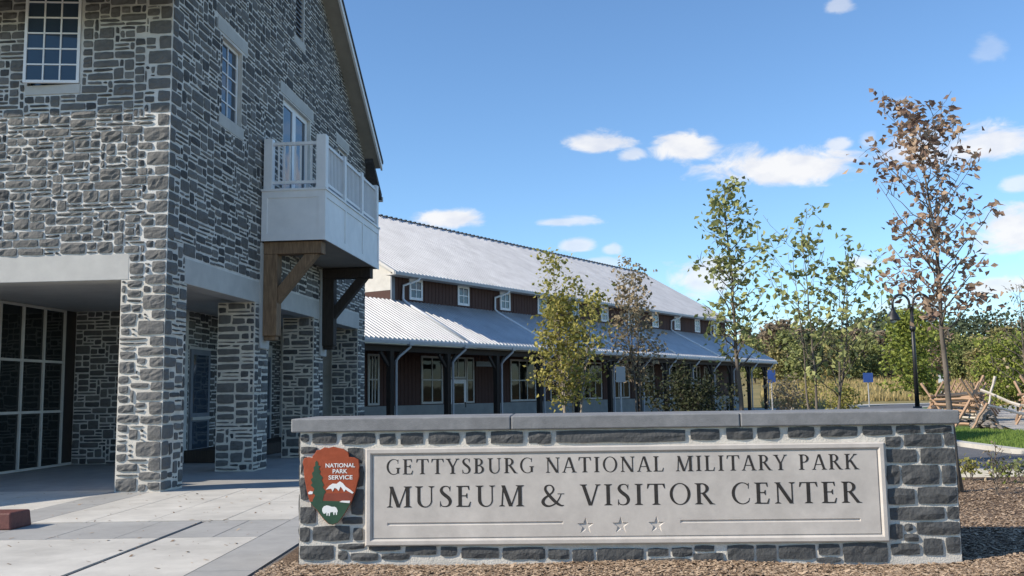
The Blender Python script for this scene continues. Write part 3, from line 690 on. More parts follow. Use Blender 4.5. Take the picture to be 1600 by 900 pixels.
# serif capitals drawn as polygons (cap height 1)
TW, TN = .14, .06
def rect(x0, x1, y0, y1): return [(x0,y0),(x1,y0),(x1,y1),(x0,y1)]
def serif(x, y, hw, up, ext=.085): return [(x-hw-ext,y),(x+hw+ext,y),(x+hw+ext,y+.022*up),(x+hw,y+.075*up),(x-hw,y+.075*up),(x-hw-ext,y+.022*up)]
def stem(x, w=TW, s=(1, 1)):
    g = [rect(x-w/2, x+w/2, 0, 1)]
    if s[0]: g.append(serif(x, 0, w/2, 1))
    if s[1]: g.append(serif(x, 1, w/2, -1))
    return g
def diag(x0, y0, x1, y1, w): return [(x0-w/2,y0),(x0+w/2,y0),(x1+w/2,y1),(x1-w/2,y1)]
def arc(cx, cy, rx, ry, a0, a1, n=18): return [(cx+rx*math.cos(math.radians(a0+(a1-a0)*k/n)), cy+ry*math.sin(math.radians(a0+(a1-a0)*k/n))) for k in range(n+1)]
def stroke(pts):
    P = []
    for i in range(len(pts)-1):
        p0 = pts[max(i-1,0)]; p1 = pts[i]; p2 = pts[i+1]; p3 = pts[min(i+2,len(pts)-1)]
        for k in range(4):
            t = k/4; P.append(tuple(.5*((2*p1[j])+(-p0[j]+p2[j])*t+(2*p0[j]-5*p1[j]+4*p2[j]-p3[j])*t*t+(-p0[j]+3*p1[j]-3*p2[j]+p3[j])*t**3) for j in range(3)))
    P.append(pts[-1]); A = []; Bq = []
    for i, p in enumerate(P):
        a = P[max(i-1,0)]; b = P[min(i+1,len(P)-1)]; dx, dy = b[0]-a[0], b[1]-a[1]; l = math.hypot(dx, dy) or 1
        A.append((p[0]-dy/l*p[2]/2, p[1]+dx/l*p[2]/2)); Bq.append((p[0]+dy/l*p[2]/2, p[1]-dx/l*p[2]/2))
    return A+Bq[::-1]
def bowl(cx, cy, rx, ry, ix, iy): return [(.15,cy+ry)]+arc(cx,cy,rx,ry,90,-90)+[(.15,cy-ry),(.15,cy-iy)]+arc(cx,cy,ix,iy,-90,90)+[(.15,cy+iy)]
botarm = [(.15,0),(.52,0),(.565,.24),(.535,.24),(.47,.05),(.15,.05)]
GL = {
 'I': (stem(.17), .34), 'L': (stem(.15)+[botarm], .59),
 'E': (stem(.15)+[[(.15,.95),(.44,.95),(.485,.8),(.515,.8),(.5,1),(.15,1)], [(.15,.5),(.37,.5),(.40,.41),(.43,.41),(.43,.64),(.40,.64),(.37,.55),(.15,.55)], botarm], .61),
 'T': (stem(.35, TW, (1, 0))+[[(.02,1),(0,.77),(.03,.77),(.1,.95),(.6,.95),(.67,.77),(.70,.77),(.68,1)]], .70),
 'N': (stem(.13, TN)+[rect(.65,.70,0,1), serif(.675,1,TN/2,-1), diag(.115,1,.645,0,.15)], .80),
 'M': ([diag(.1,0,.155,1,TN), serif(.1,0,TN/2,1), diag(.15,1,.44,0,.145), diag(.455,0,.755,1,.05)]+stem(.80), .94),
 'A': ([diag(.07,0,.35,1,TN+.01), diag(.375,1,.64,0,.135), rect(.17,.56,.31,.355), serif(.075,0,.02,1), serif(.64,0,.055,1)], .74),
 'V': ([diag(.08,1,.345,0,.135), diag(.375,0,.64,1,TN+.01), serif(.085,1,.055,-1), serif(.645,1,.02,-1)], .72),
 'Y': ([diag(.09,1,.345,.42,.13), diag(.61,1,.365,.42,TN+.005), rect(.355-TW/2,.355+TW/2,0,.46), serif(.355,0,TW/2,1), serif(.09,1,.055,-1), serif(.615,1,.02,-1)], .70),
 'U': ([rect(.0875,.2125,.3,1), rect(.615,.665,.3,1), serif(.15,1,TW/2,-1), serif(.64,1,TN/2,-1), arc(.376,.32,.289,.335,180,360)+arc(.414,.32,.2015,.285,360,180)], .77),
 'O': ([arc(.42,.5,.40,.52,90,270)+arc(.42,.5,.285,.475,270,90), arc(.42,.5,.40,.52,-90,90)+arc(.42,.5,.285,.475,90,-90)], .84),
 'C': ([arc(.43,.5,.40,.52,48,312,30)+arc(.45,.5,.30,.475,314,46,30), [(.655,.72),(.685,.72),(.695,.985),(.668,.985)], [(.66,.09),(.70,.16),(.715,.27),(.69,.27)]], .75),
 'G': ([arc(.43,.5,.40,.52,48,318,30)+arc(.45,.5,.30,.475,320,46,30), [(.655,.72),(.685,.72),(.695,.985),(.668,.985)], rect(.62,.735,.06,.42), serif(.6775,.44,.0575,-1,.07)], .80),
 'S': ([stroke([(.445,.8,.03),(.39,.95,.045),(.27,.985,.05),(.15,.93,.085),(.105,.79,.12),(.17,.65,.145),(.285,.53,.155),(.40,.41,.145),(.455,.25,.125),(.40,.08,.085),(.27,.018,.05),(.13,.05,.045),(.065,.2,.03)]), [(.43,.74),(.455,.74),(.465,.99),(.44,.99)], [(.05,.01),(.075,.01),(.08,.27),(.055,.27)]], .54),
 'B': (stem(.15)+[bowl(.27,.765,.235,.235,.12,.19), bowl(.29,.27,.28,.27,.155,.22)], .63),
 'P': (stem(.15)+[bowl(.27,.735,.28,.265,.155,.215)], .60),
 'R': (stem(.15)+[bowl(.27,.75,.265,.25,.14,.2), diag(.32,.52,.63,.0,.14), [(.56,0),(.76,0),(.76,.02),(.62,.07)]], .72),
 'K': (stem(.15)+[diag(.17,.42,.57,1,TN+.01), diag(.31,.60,.64,0,.145), serif(.575,1,.02,-1), serif(.645,0,.055,1)], .74),
 '&': ([stroke([(.80,.56,.035),(.72,.34,.05),(.58,.12,.06),(.38,-.005,.07),(.19,.02,.11),(.09,.18,.13),(.16,.36,.11),(.32,.5,.08),(.46,.64,.07),(.51,.8,.075),(.44,.95,.06),(.33,.99,.045)]),
        stroke([(.34,.99,.045),(.22,.93,.08),(.19,.78,.1),(.27,.6,.12),(.45,.34,.135),(.64,.12,.125),(.80,.01,.08),(.90,.03,.03)]), rect(.66,.92,.55,.585)], .92),
 ' ': ([], .36),
}
def write_line(text, x0, x1, ybase, ytop):
    u0 = sg(x0, (ybase+ytop)/2, .04)[0]; u1 = sg(x1, (ybase+ytop)/2, .04)[0]; xm = (x0+x1)/2
    zb = sg(xm, ybase, .04)[1]; h = sg(xm, ytop, .04)[1]-zb
    nat = sum(GL[c][1] for c in text); trk = .15; xs_ = ((u1-u0)/h)/(nat+trk*(len(text)-1)); track = trk
    cx = u0/h/xs_
    for c in text:
        polys, adv = GL[c]
        if polys:
            m = MB()
            for i, pl in enumerate(polys): m.prism([((cx+x)*h*xs_, zb+y*h) for x, y in pl], SF, FB-.004, FB+.0012+.0003*i)
            m.build('letter', M['ink'], pan)
        cx += adv+track
write_line('GETTYSBURG NATIONAL MILITARY PARK', 603, 1341, 737.3, 713.5)
write_line('MUSEUM & VISITOR CENTER', 605, 1345, 789.3, 756.3)

# arrowhead emblem
def epts(L): return [sg(440+x/5, 670+y/5, .07) for x, y in L]
AO_ = [(400,140),(365,150),(330,146),(300,165),(272,168),(258,195),(240,212),(238,228),(205,222),(175,230),(163,262),(172,300),(172,345),(180,400),(188,440),(195,480),(204,520),(215,560),(240,606),(268,630),(290,662),(330,712),(365,745),(400,752),(438,735),(466,700),(490,662),(528,602),(545,570),(560,530),(575,490),(585,450),(598,400),(605,370),(602,330),(606,300),(600,242),(570,226),(527,220),(520,185),(480,158),(440,150)]
emb = MB().prism(epts(AO_), SF, .034, .066).build('arrowhead_emblem', M['arrow'], sign, bevel=.004)
tag(emb, 'brown arrowhead plaque with green tree, white mountain and bison')
def epart(name, L, mat, b): MB().prism(epts(L), SF, .06, b).build(name, M[mat], emb)
epart('plain', [(330,505),(560,500),(548,560),(535,578),(325,572)], 'arrow_dark', .0672)
epart('green_ground', [(222,570),(300,562),(450,566),(540,578),(528,600),(490,660),(466,698),(438,732),(400,748),(366,741),(332,708),(292,658),(270,628),(242,604)], 'arrow_green', .0678)
epart('conifer', [(272,248),(284,262),(284,285),(302,292),(290,310),(304,335),(296,350),(320,380),(312,400),(330,440),(318,455),(345,490),(330,515),(318,575),(262,585),(240,560),(262,520),(242,500),(256,470),(226,440),(240,425),(228,395),(244,380),(236,345),(252,330),(248,300),(262,290),(262,262)], 'arrow_green', .0684)
epart('snow_mountain', [(345,476),(372,445),(398,428),(430,430),(455,410),(478,425),(500,452),(535,475),(562,498),(552,507),(515,486),(500,474),(488,492),(470,462),(458,452),(446,486),(428,466),(412,462),(398,490),(388,468),(368,470)], 'signwhite', .0690)
epart('lake', [(205,500),(222,486),(244,492),(240,510),(212,512)], 'signwhite', .0690)
epart('lake', [(450,572),(470,562),(535,562),(530,580),(500,578)], 'signwhite', .0690)
epart('bison', [(316,640),(318,622),(330,606),(352,598),(372,602),(392,610),(415,609),(428,618),(436,634),(438,648),(434,650),(432,672),(425,674),(422,654),(414,652),(412,672),(405,674),(402,650),(382,652),(378,660),(376,680),(369,682),(367,660),(360,658),(358,678),(351,680),(349,652),(340,662),(330,664),(322,654)], 'signwhite', .0690)
for word, xc, yb, wd in (('NATIONAL', 458, 302, 230), ('PARK', 456, 348, 115), ('SERVICE', 460, 396, 188)):
    cu_ = bpy.data.curves.new('lettering', 'FONT'); cu_.body = word; cu_.offset = .018; cu_.size = 1
    t_ = bpy.data.objects.new('tmp', cu_); COL.objects.link(t_)
    bpy.context.view_layer.update(); me = t_.evaluated_get(bpy.context.evaluated_depsgraph_get()).to_mesh()
    co = [v.co.copy() for v in me.vertices]; fa = [tuple(p.vertices) for p in me.polygons]
    xs = [c.x for c in co]; ysv = [c.y for c in co]; t_.to_mesh_clear(); bpy.data.objects.remove(t_)
    (ua, za), (ub, zb) = epts([(xc-wd/2, yb), (xc+wd/2, yb)]); ht = epts([(xc, yb-33)])[0][1]-epts([(xc, yb)])[0][1]
    k = (ub-ua)/(max(xs)-min(xs)); kz = ht/(max(ysv)-min(ysv)); zm = (za+zb)/2
    m = MB(); m.add([SF(ua+(c.x-min(xs))*k, .0690, zm+(c.y-min(ysv))*kz) for c in co], fa); m.build('lettering', M['signwhite'], emb)

# ------------------------------------------------------------------ the long red wing with metal roofs
THW = .5935
UW = V((math.sin(THW), math.cos(THW), 0)); IW = V((-math.cos(THW), math.sin(THW), 0)); W0 = V((-5.30, 35.86, 0))
WM = frame(W0, UW, IW)                                    # WM(s, inset, z)
wing = empty('barn_wing', WM(20, 3, 0), 'long dark red board sided wing with two tier pale metal roofs and porch', 'building')
WEND = 47.0; UEND = 46.0; UST = 5.18
lz = lambda i: 3.80+.55*i
uz = lambda i: 7.12+.587*(i-3.2)
def ribbed(name, s0, s1, i0, i1, zf, step, h, hw, mat='metal'):
    m = MB(); pr = []; s = s0
    while s < s1-step/2:
        pr += [(s,0),(s+step/2-hw,0),(s+step/2-hw*.5,h),(s+step/2+hw*.5,h),(s+step/2+hw,0)]; s += step
    pr.append((s,0)); n = len(pr)
    m.add([WM(a, i0, zf(i0)+b) for a, b in pr]+[WM(a, i1, zf(i1)+b) for a, b in pr]+[WM(a, i0, zf(i0)-.03) for a, b in pr], [(k, k+1, n+k+1, n+k) for k in range(n-1)]+[(k, 2*n+k, 2*n+k+1, k+1) for k in range(n-1)])
    return m.build(name, M[mat], wing)
ribbed('lower_roof', -5, WEND, -.06, 3.72, lz, .27, .08, .095)
up = ribbed('upper_roof', UST-.5, UEND, 3.14, 10.95, uz, .27, .08, .095)
m = MB(); m.hexa([WM(UST-.5,10.95,11.665),WM(UEND,10.95,11.665),WM(UEND,18.8,7.06),WM(UST-.5,18.8,7.06),WM(UST-.5,10.95,11.7),WM(UEND,10.95,11.7),WM(UEND,18.8,7.1),WM(UST-.5,18.8,7.1)]); m.build('rear_roof', M['metal'], wing)
rv = MB().box(WM, UST-.5, UEND, 10.85, 11.05, 11.62, 11.72).build('ridge_vent', M['darkmetal'], wing)
m = MB(); s = UST-.4
while s < UEND: m.box(WM, s, s+.16, 10.8, 11.1, 11.70, 11.78); s += .42
m.build('ridge_tabs', M['darkmetal'], rv)
# eaves, gutters, soffits
MB().box(WM, -5, WEND, -.16, -.05, 3.60, 3.74).build('gutter', M['gutter'], wing, bevel=.02)
MB().box(WM, UST-.5, UEND, 3.02, 3.13, 6.95, 7.10).build('gutter', M['gutter'], wing, bevel=.02)
MB().box(WM, UST-.4, UEND, 3.14, 3.72, 6.98, 7.03).build('soffit', M['trim'], wing)
MB().box(WM, -5, WEND-.1, -.03, 3.2, 3.56, 3.60).build('porch_ceiling', M['soffit'], wing)
MB().box(WM, -5, WEND-.1, .24, .44, 3.32, 3.56).build('porch_header', M['dark_timber'], wing)
# walls
MB().box(WM, UST, UEND, 3.74, 3.8, 5.7, 7.3).build('upper_wall', M['siding'], wing)
MB().box(WM, -5, WEND, 3.24, 3.4, 1.1, 3.56).build('lower_wall', M['siding'], wing)
MB().box(WM, -5, WEND, 3.14, 3.235, -.1, 1.12).build('knee_wall', M['knee'], wing)
MB().box(WM, -5, WEND+1.5, -.3, 3.13, -.15, .05).build('porch_floor', M['beam'], wing)
GE = frame(WM(UST, 0, 0), IW, -UW)                        # left gable end
m = MB(); m.prism([(3.75,5.6),(18.2,5.6),(18.2,6.35),(3.75,6.35)], GE, -.1, 0); m.build('gable_end_wall', M['siding'], wing)
m = MB(); m.prism([(3.75,6.352),(18.2,6.352),(18.2,7.3),(10.95,11.55),(3.75,7.3)], GE, -.1, .01); m.build('gable_end_panel', M['trim'], wing)
m = MB(); m.prism([(3.1,6.98),(3.1,7.14),(10.95,11.68),(10.95,11.46)], GE, .42, .52); m.build('rake_board', M['trim'], wing)
MB().box(WM, UST-.02, UST+.2, 3.68, 3.76, 5.7, 7.0).build('corner_board', M['slate'], wing)
m = MB(); m.hexa([WM(-5,3.74,5.4),WM(UST,3.74,5.4),WM(UST,18,5.4),WM(-5,18,5.4),WM(-5,3.74,5.83),WM(UST,3.74,5.83),WM(UST,18,5.83),WM(-5,18,5.83)]); m.build('flat_roof', M['shingle'], wing)
MB().box(WM, UEND-.1, UEND, 3.8, 18, 0, 7.2).build('far_end_wall', M['siding'], wing)
UWf = frame(WM(0, 3.74, 0), UW, -IW); LWf = frame(WM(0, 3.24, 0), UW, -IW)
uwin = [6.42+3.7*k for k in range(11)]
lwin = [(3.08,3.80,3), (6.66,8.24,2), (13.95,16.4,3)]+[(17.9+3.68*k, 20.2+3.68*k, 3) for k in range(7)]
def siding(fr, s0, s1, z0, z1, holes, stepw, near):
    s = s0; far = MB()
    while s < s1-.05:
        e = min(s+stepw-.022, s1); pieces = [(z0, z1)]
        for a, b, c, d in holes:
            if e > a-.02 and s < b+.02: pieces = [(p, min(q, c)) for p, q in pieces if p < c]+[(max(p, d), q) for p, q in pieces if q > d]
        for p, q in pieces:
            if q-p < .05: continue
            mm = MB().box(fr, s, e, 0, .022+R.uniform(0, .004), p, q)
            if s < near: mm.build('siding_board', M['siding'], wing)
            else: far.add(mm.v, mm.f)
        s += stepw
    if far.v: far.build('siding_boards', M['siding'], wing, kind='stuff')
siding(UWf, UST+.22, UEND, 5.72, 7.0, [(a-.1, a+1.05, 5.92, 7.08) for a in uwin], .27, 22)
door = [(8.8,10.07), (37.5,38.5)]
siding(LWf, -1, WEND, 1.125, 3.5, [(a-.1, b+.1, 1.1, 3.42) for a, b, n in lwin]+[(a-.12, b+.75, 0, 3.42) for a, b in door], .27, 18)
for a in uwin:
    w = window(UWf, a, a+.95, 6.0, 7.0-.02, 2, 2, wing, .12, .05, off=.06, mat='white')
for a, b, n in lwin: window(LWf, a, b, 1.16, 3.38, n, 2, wing, .1, .06, off=.06, mat='trim', glass='wing_glass')
for a, b in door:
    d = MB().box(LWf, a, b, .0, .06, .06, 2.3).build('porch_door', M['white'], wing)
    MB().box(LWf, a+.2, b-.2, .06, .064, .3, .85).build('pane', M['wing_glass'], d); MB().box(LWf, a+.2, b-.2, .06, .064, 1.15, 2.1).build('pane', M['wing_glass'], d)
    MB().box(LWf, b-.16, b-.1, .06, .12, .95, 1.2).build('handle', M['darkmetal'], d)
    window(LWf, a, b, 2.34, 3.38, 2, 1, wing, .09, .05, off=.06, mat='trim', glass='wing_glass', name='transom_window'); window(LWf, b+.05, b+.66, 1.16, 3.38, 1, 2, wing, .08, .05, off=.06, mat='trim', glass='wing_glass', name='sidelight')
# porch posts, each with its downspout
pk = [1.28+3.66*k for k in range(13)]
for s in [-2.4]+pk:
    p = MB().box(WM, s-.11, s+.11, .23, .45, .05, 3.32).build('porch_post', M['dark_timber'], wing)
    for sd in (-1, 1): MB().bar(WM(s+sd*.11, .34, 2.75), WM(s+sd*.6, .34, 3.3), .1, .12).build('brace', M['dark_timber'], p)
for s in pk:
    m = MB(); m.tube([WM(s+.72,-.1,3.62), WM(s+.72,-.1,3.5), WM(s+.2,.02,3.12), WM(s+.12,.12,2.95), WM(s+.12,.14,.3), WM(s+.12,.0,.12)], .05, 8); m.build('downspout', M['gutter'], wing, smooth=True)
    MB().box(WM, s+.6, s+.84, -.19, -.02, 3.56, 3.70).build('gutter_outlet', M['gutter'], wing)
for k in range(6):
    s = 5.9+7.35*k
    m = MB(); m.tube([WM(s+.55,3.08,6.98), WM(s+.5,3.15,6.85), WM(s,3.62,6.6), WM(s,3.64,6.0), WM(s,3.56,lz(3.56)+.14), WM(s,3.4,lz(3.4)+.1), WM(s,.1,lz(.1)+.1)], .058, 8); m.build('downspout', M['white'], wing, smooth=True)
MB().box(WM, 8.35, 10.0, 1.3, 1.38, 2.86, 3.1).build('hanging_sign', M['darkmetal'], wing)
for s in (8.6, 9.75): MB().box(WM, s, s+.02, 1.33, 1.35, 3.1, 3.56).build('sign_rod', M['darkmetal'], wing)

# ------------------------------------------------------------------ trees
def terr(Y): return max(0.0, (min(Y, 260)-92)*.055)
def at(x, Y, z=0.0):                                      # ground point under photo column x at distance Y
    d = ray(x, 610); return V((d.x*Y/d.y, Y, z))
def zat(x, y, Y): d = ray(x, y); return EYE+d.z*Y/d.y
def leafquad(mb, c, size, rn, droop=.4):
    d = V((rn.gauss(0,1), rn.gauss(0,1), rn.gauss(-droop,.7))).normalized(); s = d.cross(V((rn.gauss(0,1), rn.gauss(0,1), rn.gauss(0,1)))).normalized()
    n = d.cross(s); l = size*rn.uniform(.7,1.25); w = l*.34
    k = len(mb.v); mb.v += [tuple(c), tuple(c+d*l*.5+s*w+n*w*.35), tuple(c+d*l), tuple(c+d*l*.5-s*w+n*w*.35)]
    mb.f += [(k,k+1,k+2), (k,k+2,k+3)]
def tree(name, label, cat, base, H, r0, prof, nl, leaf, lmat, seed, bark='bark', start=.2, nb=26, lean=(0,0), stems=1, spread=.0, group=None, tip=.75, clump=.16, droop=.4, up=.9):
    rn = random.Random(seed); T = empty(name, base, label, cat, group); tm = MB(); lm = MB(); spots = []
    for st in range(stems):
        sx = rn.uniform(-1,1)*spread; sy = rn.uniform(-1,1)*spread*.6; h = H*(1 if st == 0 else rn.uniform(.7,.95)); r = r0*(1 if stems == 1 else rn.uniform(.6,.9))
        fx = sx*rn.uniform(1.6,2.8)+lean[0]; fy = sy*2+lean[1]
        pts = []; K = 12; wx = wy = 0
        for k in range(K+1):
            t = k/K; wx += rn.uniform(-.012,.012)*H*.5; wy += rn.uniform(-.012,.012)*H*.5
            pts.append(base+V((sx*(1-t)*.6+fx*t+wx*(k > 0), sy*(1-t)*.6+fy*t+wy*(k > 0), h*t-.05*(k == 0))))
        tm.tube(pts, [max(.006, r*(1-t*.93)*(1.25 if t == 0 else 1)) for t in [k/K for k in range(K+1)]], 7)
        for b in range(nb//stems):
            t = start+(.97-start)*((b+rn.random()*.8)/(nb//stems)); i = min(K-1, int(t*K)); p = pts[i].lerp(pts[i+1], t*K-i)
            a = b*2.4+rn.uniform(-.5,.5)+st; L = prof(t)*rn.uniform(.65,1.12)
            if L < .05: continue
            out = V((math.cos(a), math.sin(a), 0)); q = [p]; n = 5
            for k in range(1, n+1):
                f = k/n; q.append(p+out*L*f+Z*(L*up*(f*.75+.25*f*f))+V((rn.uniform(-1,1), rn.uniform(-1,1), rn.uniform(-1,1)))*.05*L)
            rb = max(.005, r*(1-t)*.42+.004); tm.tube(q, [max(.003, rb*(1-f*.85)) for f in [k/n for k in range(n+1)]], 5)
            for k in range(1, n+1): spots.append((q[k], .25+k/n))
            for tw in range(4):
                f = rn.uniform(.3,1); j = min(n-1, int(f*n)); c = q[j].lerp(q[j+1], f*n-j)
                e = c+V((rn.gauss(0,1), rn.gauss(0,1), rn.gauss(.35,.8))).normalized()*L*rn.uniform(.25,.5)
                tm.tube([c, c.lerp(e,.5)+V((0,0,.03*L)), e], [rb*.4+.002, rb*.25+.002, .002], 4); spots.append((e, 1.2)); spots.append((c.lerp(e,.6), 1))
        spots.append((pts[-1], 1)); spots.append((pts[-2], .8))
    ws = [w for _, w in spots]
    picks = rn.choices(range(len(spots)), [w*(.08+rn.random()**2.2*3) for w in ws], k=nl)
    for i in picks:
        c = spots[i][0]; leafquad(lm, c+V((rn.gauss(0,1), rn.gauss(0,1), rn.gauss(0,.8)))*clump, leaf, rn, droop)
    tm.build('trunk', M[bark], T, smooth=True); c = lm.build('crown', M[lmat], T, kind='stuff')
    return T
def prof_cone(R0): return lambda t: R0*(1-t)**.7*min(1, t*3)
def prof_oval(R0): return lambda t: R0*math.sin(math.pi*min(1, max(0, (t-.05)/.97)))**.7+.05
b = at(893, 36); tree('young_tree', 'bushy yellow green young multi stemmed tree in front of red wing', 'tree', b, zat(893, 392, 36), .075, lambda t: 1.35*(1-t)**.55*min(1, t*3.0)+.12, 3300, .185, 'leaf_olive', 3, 'palebark', .2, 90, stems=5, spread=.6, clump=.2, droop=.3, up=.8)
b = at(1000, 38); tree('young_tree', 'thin rusty leaved young tree beside the yellow green one', 'tree', b, zat(1000, 408, 38), .07, lambda t: 1.35*(1-t)**.6*min(1, t*2.6)+.15, 1250, .185, 'leaf_rust', 4, 'bark', .28, 60, stems=3, spread=.5, clump=.18)
b = at(1155, 19); tree('young_tree', 'tall narrow green young tree standing before far end of wing', 'tree', b, zat(1150, 287, 19), .06, lambda t: .62*math.sin(math.pi*min(1, max(.0, (t-.15)/.86)))**.6+.1, 1000, .135, 'leaf_green', 5, 'bark', .34, 40, lean=(-.12,0), clump=.1)
b = at(1285, 17.5); tree('young_tree', 'loose green multi stemmed young tree with open crown near lamp', 'tree', b, zat(1275, 352, 17.5), .045, lambda t: .85*math.sin(math.pi*min(1, max(.0, (t-.1)/.95)))**.6+.08, 950, .135, 'leaf_green', 16, 'bark', .38, 44, stems=4, spread=.28, clump=.1, up=1.1)
b = at(1490, 14); tree('young_tree', 'tall slender young tree with sparse plum brown leaves beside sign wall', 'tree', b, zat(1440, 178, 14), .055, lambda t: .74*math.sin(math.pi*min(1, max(.0, (t-.26)/.78)))**.6+.1, 1350, .12, 'leaf_plum', 12, 'bark', .4, 44, lean=(-.34,.1), clump=.085, up=1.15)
b = at(1432, 42); tree('round_tree', 'small round lime green tree standing behind the twin arm lamp', 'tree', b, zat(1432, 487, 42), .09, prof_oval(1.35), 3600, .19, 'leaf_lime', 8, 'bark', .25, 44, clump=.2, up=.4)
b = at(1590, 46); tree('edge_tree', 'leafy green tree rising behind the rail fence', 'tree', b, zat(1590, 535, 46), .12, prof_oval(1.9), 4200, .2, 'leaf_lime', 9, 'bark', .15, 44, clump=.25, up=.5)
b = at(1603, 24); tree('bare_tree', 'almost leafless grey tree with thin twigs over rail fence', 'tree', b, zat(1603, 445, 24), .05, prof_oval(.75), 160, .1, 'leaf_rust', 19, 'bark', .35, 30, clump=.1)
for k, (x, Y, ztop, n, mt, lb) in enumerate([(1062, 42, 572, 1700, 'leaf_dark', 'dark evergreen shrub mass against the porch beneath rusty tree'), (1108, 44, 592, 1200, 'leaf_dark', 'low dark shrub between porch downspouts at the far bays'),]):
    b = at(x, Y); tree('shrub', lb, 'shrub', b, zat(x, ztop, Y), .03, lambda t: .8*(1-t*.6), n, .17, mt, 30+k, 'bark', .05, 50, stems=5, spread=.8, clump=.22)
for k, (x, Y, yt, mt) in enumerate([(1235, 40, 590, 'leaf_rust'), (1310, 44, 600, 'leaf_olive'), (1262, 60, 585, 'leaf_olive')]):
    lb = ['low rusty shrub at the roadside past the wing end', 'low olive shrub by the road below the loose green tree', 'olive shrub at the meadow edge past the wing end'][k]
    b = at(x, Y); tree('shrub', lb, 'shrub', b, zat(x, yt, Y), .03, lambda t: .7*(1-t*.5), 700, .15, mt, 40+k, 'bark', .1, 30, stems=4, spread=.4, clump=.2)
b = at(1547, 13.6, .04); tree('sapling', 'bare grey sapling of thin twigs in the mulch beside sign', 'sapling', b, .78, .01, lambda t: .28*(1-t)+.05, 26, .06, 'leaf_rust', 50, 'bark', .1, 14, stems=2, spread=.08, clump=.04, up=1.4)

# far trees at the meadow edge: four kinds, copied
def far_tree(name, label, mat, seed, H, Rw, low=.18):
    rn = random.Random(seed); T = empty(name, V((0, 0, 0)), label, 'tree', 'trees along the far side of the meadow'); m = MB(); tm = MB()
    tm.tube([(0,0,-.2),(.1,0,H*.4),(0,.1,H*.85)], [.22,.15,.04], 6)
    cl = []
    for k in range(46):
        t = rn.uniform(low, 1); rad = Rw*math.sin(math.pi*min(1, (t-low+.12)/(1.12-low)))**.6; a = rn.uniform(0, 6.28); q = rad*math.sqrt(rn.random())
        cl.append((V((math.cos(a)*q, math.sin(a)*q, H*t*.94)), rn.uniform(.35,.8)*Rw*.5))
    for c, r in cl[:14]: tm.tube([V((0,0,c.z*.55)), c], [.07,.02], 4)
    for k in range(1500):
        c, r = rn.choice(cl); leafquad(m, c+V((rn.gauss(0,1), rn.gauss(0,1), rn.gauss(0,.8)))*r*.55, .55, rn, .2)
    tm.build('trunk', M['bark'], T); m.build('crown', M[mat], T, kind='stuff'); return T
kinds = [('green_tree','mid green broadleaf tree at the far side of the meadow','far_green',1,8,2.6), ('golden_tree','yellowing broadleaf tree at the far side of the meadow','far_gold',2,7,2.3),
         ('russet_tree','russet brown broadleaf tree at the far side of the meadow','far_rust',3,7.5,2.2), ('dark_tree','dark green tree at the far side of the meadow','far_dark',4,9,2.4)]
protos = [far_tree(*k) for k in kinds]; used = set()
def put_far(i, x, Y, ytop):
    src = protos[i]; H = kinds[i][4]
    if i in used:
        o = src.copy(); COL.objects.link(o)
        for ch in src.children: c = ch.copy(); COL.objects.link(c); c.parent = o
    else: o = src; used.add(i)
    o.location = at(x, Y, terr(Y)-.1); k = max(.3, (zat(x, ytop, Y)-terr(Y))/H); o.scale = (k*R.uniform(.85,1.15), k*R.uniform(.85,1.15), k); o.rotation_euler = (0, 0, R.uniform(0, 6.28))
R.seed(21)
xs = 1168
while xs < 1640:
    top = 528+R.uniform(-24, 24)-(16 if 1190 < xs < 1330 else 0)
    put_far(R.choices((0,1,2,3), (.42,.26,.2,.12))[0], xs, R.uniform(145, 180), top); xs += R.uniform(9, 17)
for x, Y, yt, i in [(1215,135,545,1),(1245,132,530,0),(1330,136,520,0),(1365,138,530,0),(1300,142,540,1),(1390,140,545,2),(1475,132,520,2),(1505,130,520,0),(1530,124,545,1),(1555,122,548,0),(1575,120,530,2),(1600,124,520,0),(1180,138,525,0),(1270,138,515,3)]: put_far(i, x, Y, yt)
m = MB(); rn = random.Random(3)                            # the closed wood behind them
for k in range(42000):
    x = rn.uniform(20, 260); y = rn.uniform(195, 225); h = 12+3*math.sin(x*.09)+2.5*math.sin(x*.31+1)+1.2*math.sin(x*.9)+(3 if x > 105 else 0)
    leafquad(m, V((x, y, terr(y)+h*.75*math.sqrt(rn.random())*rn.uniform(.85, 1))), .95, rn, .2)
m.build('far_wood', M['far_dark'], kind='stuff'); tag(bpy.data.objects['far_wood'], 'dark closed wood along the horizon behind the meadow trees', 'wood')

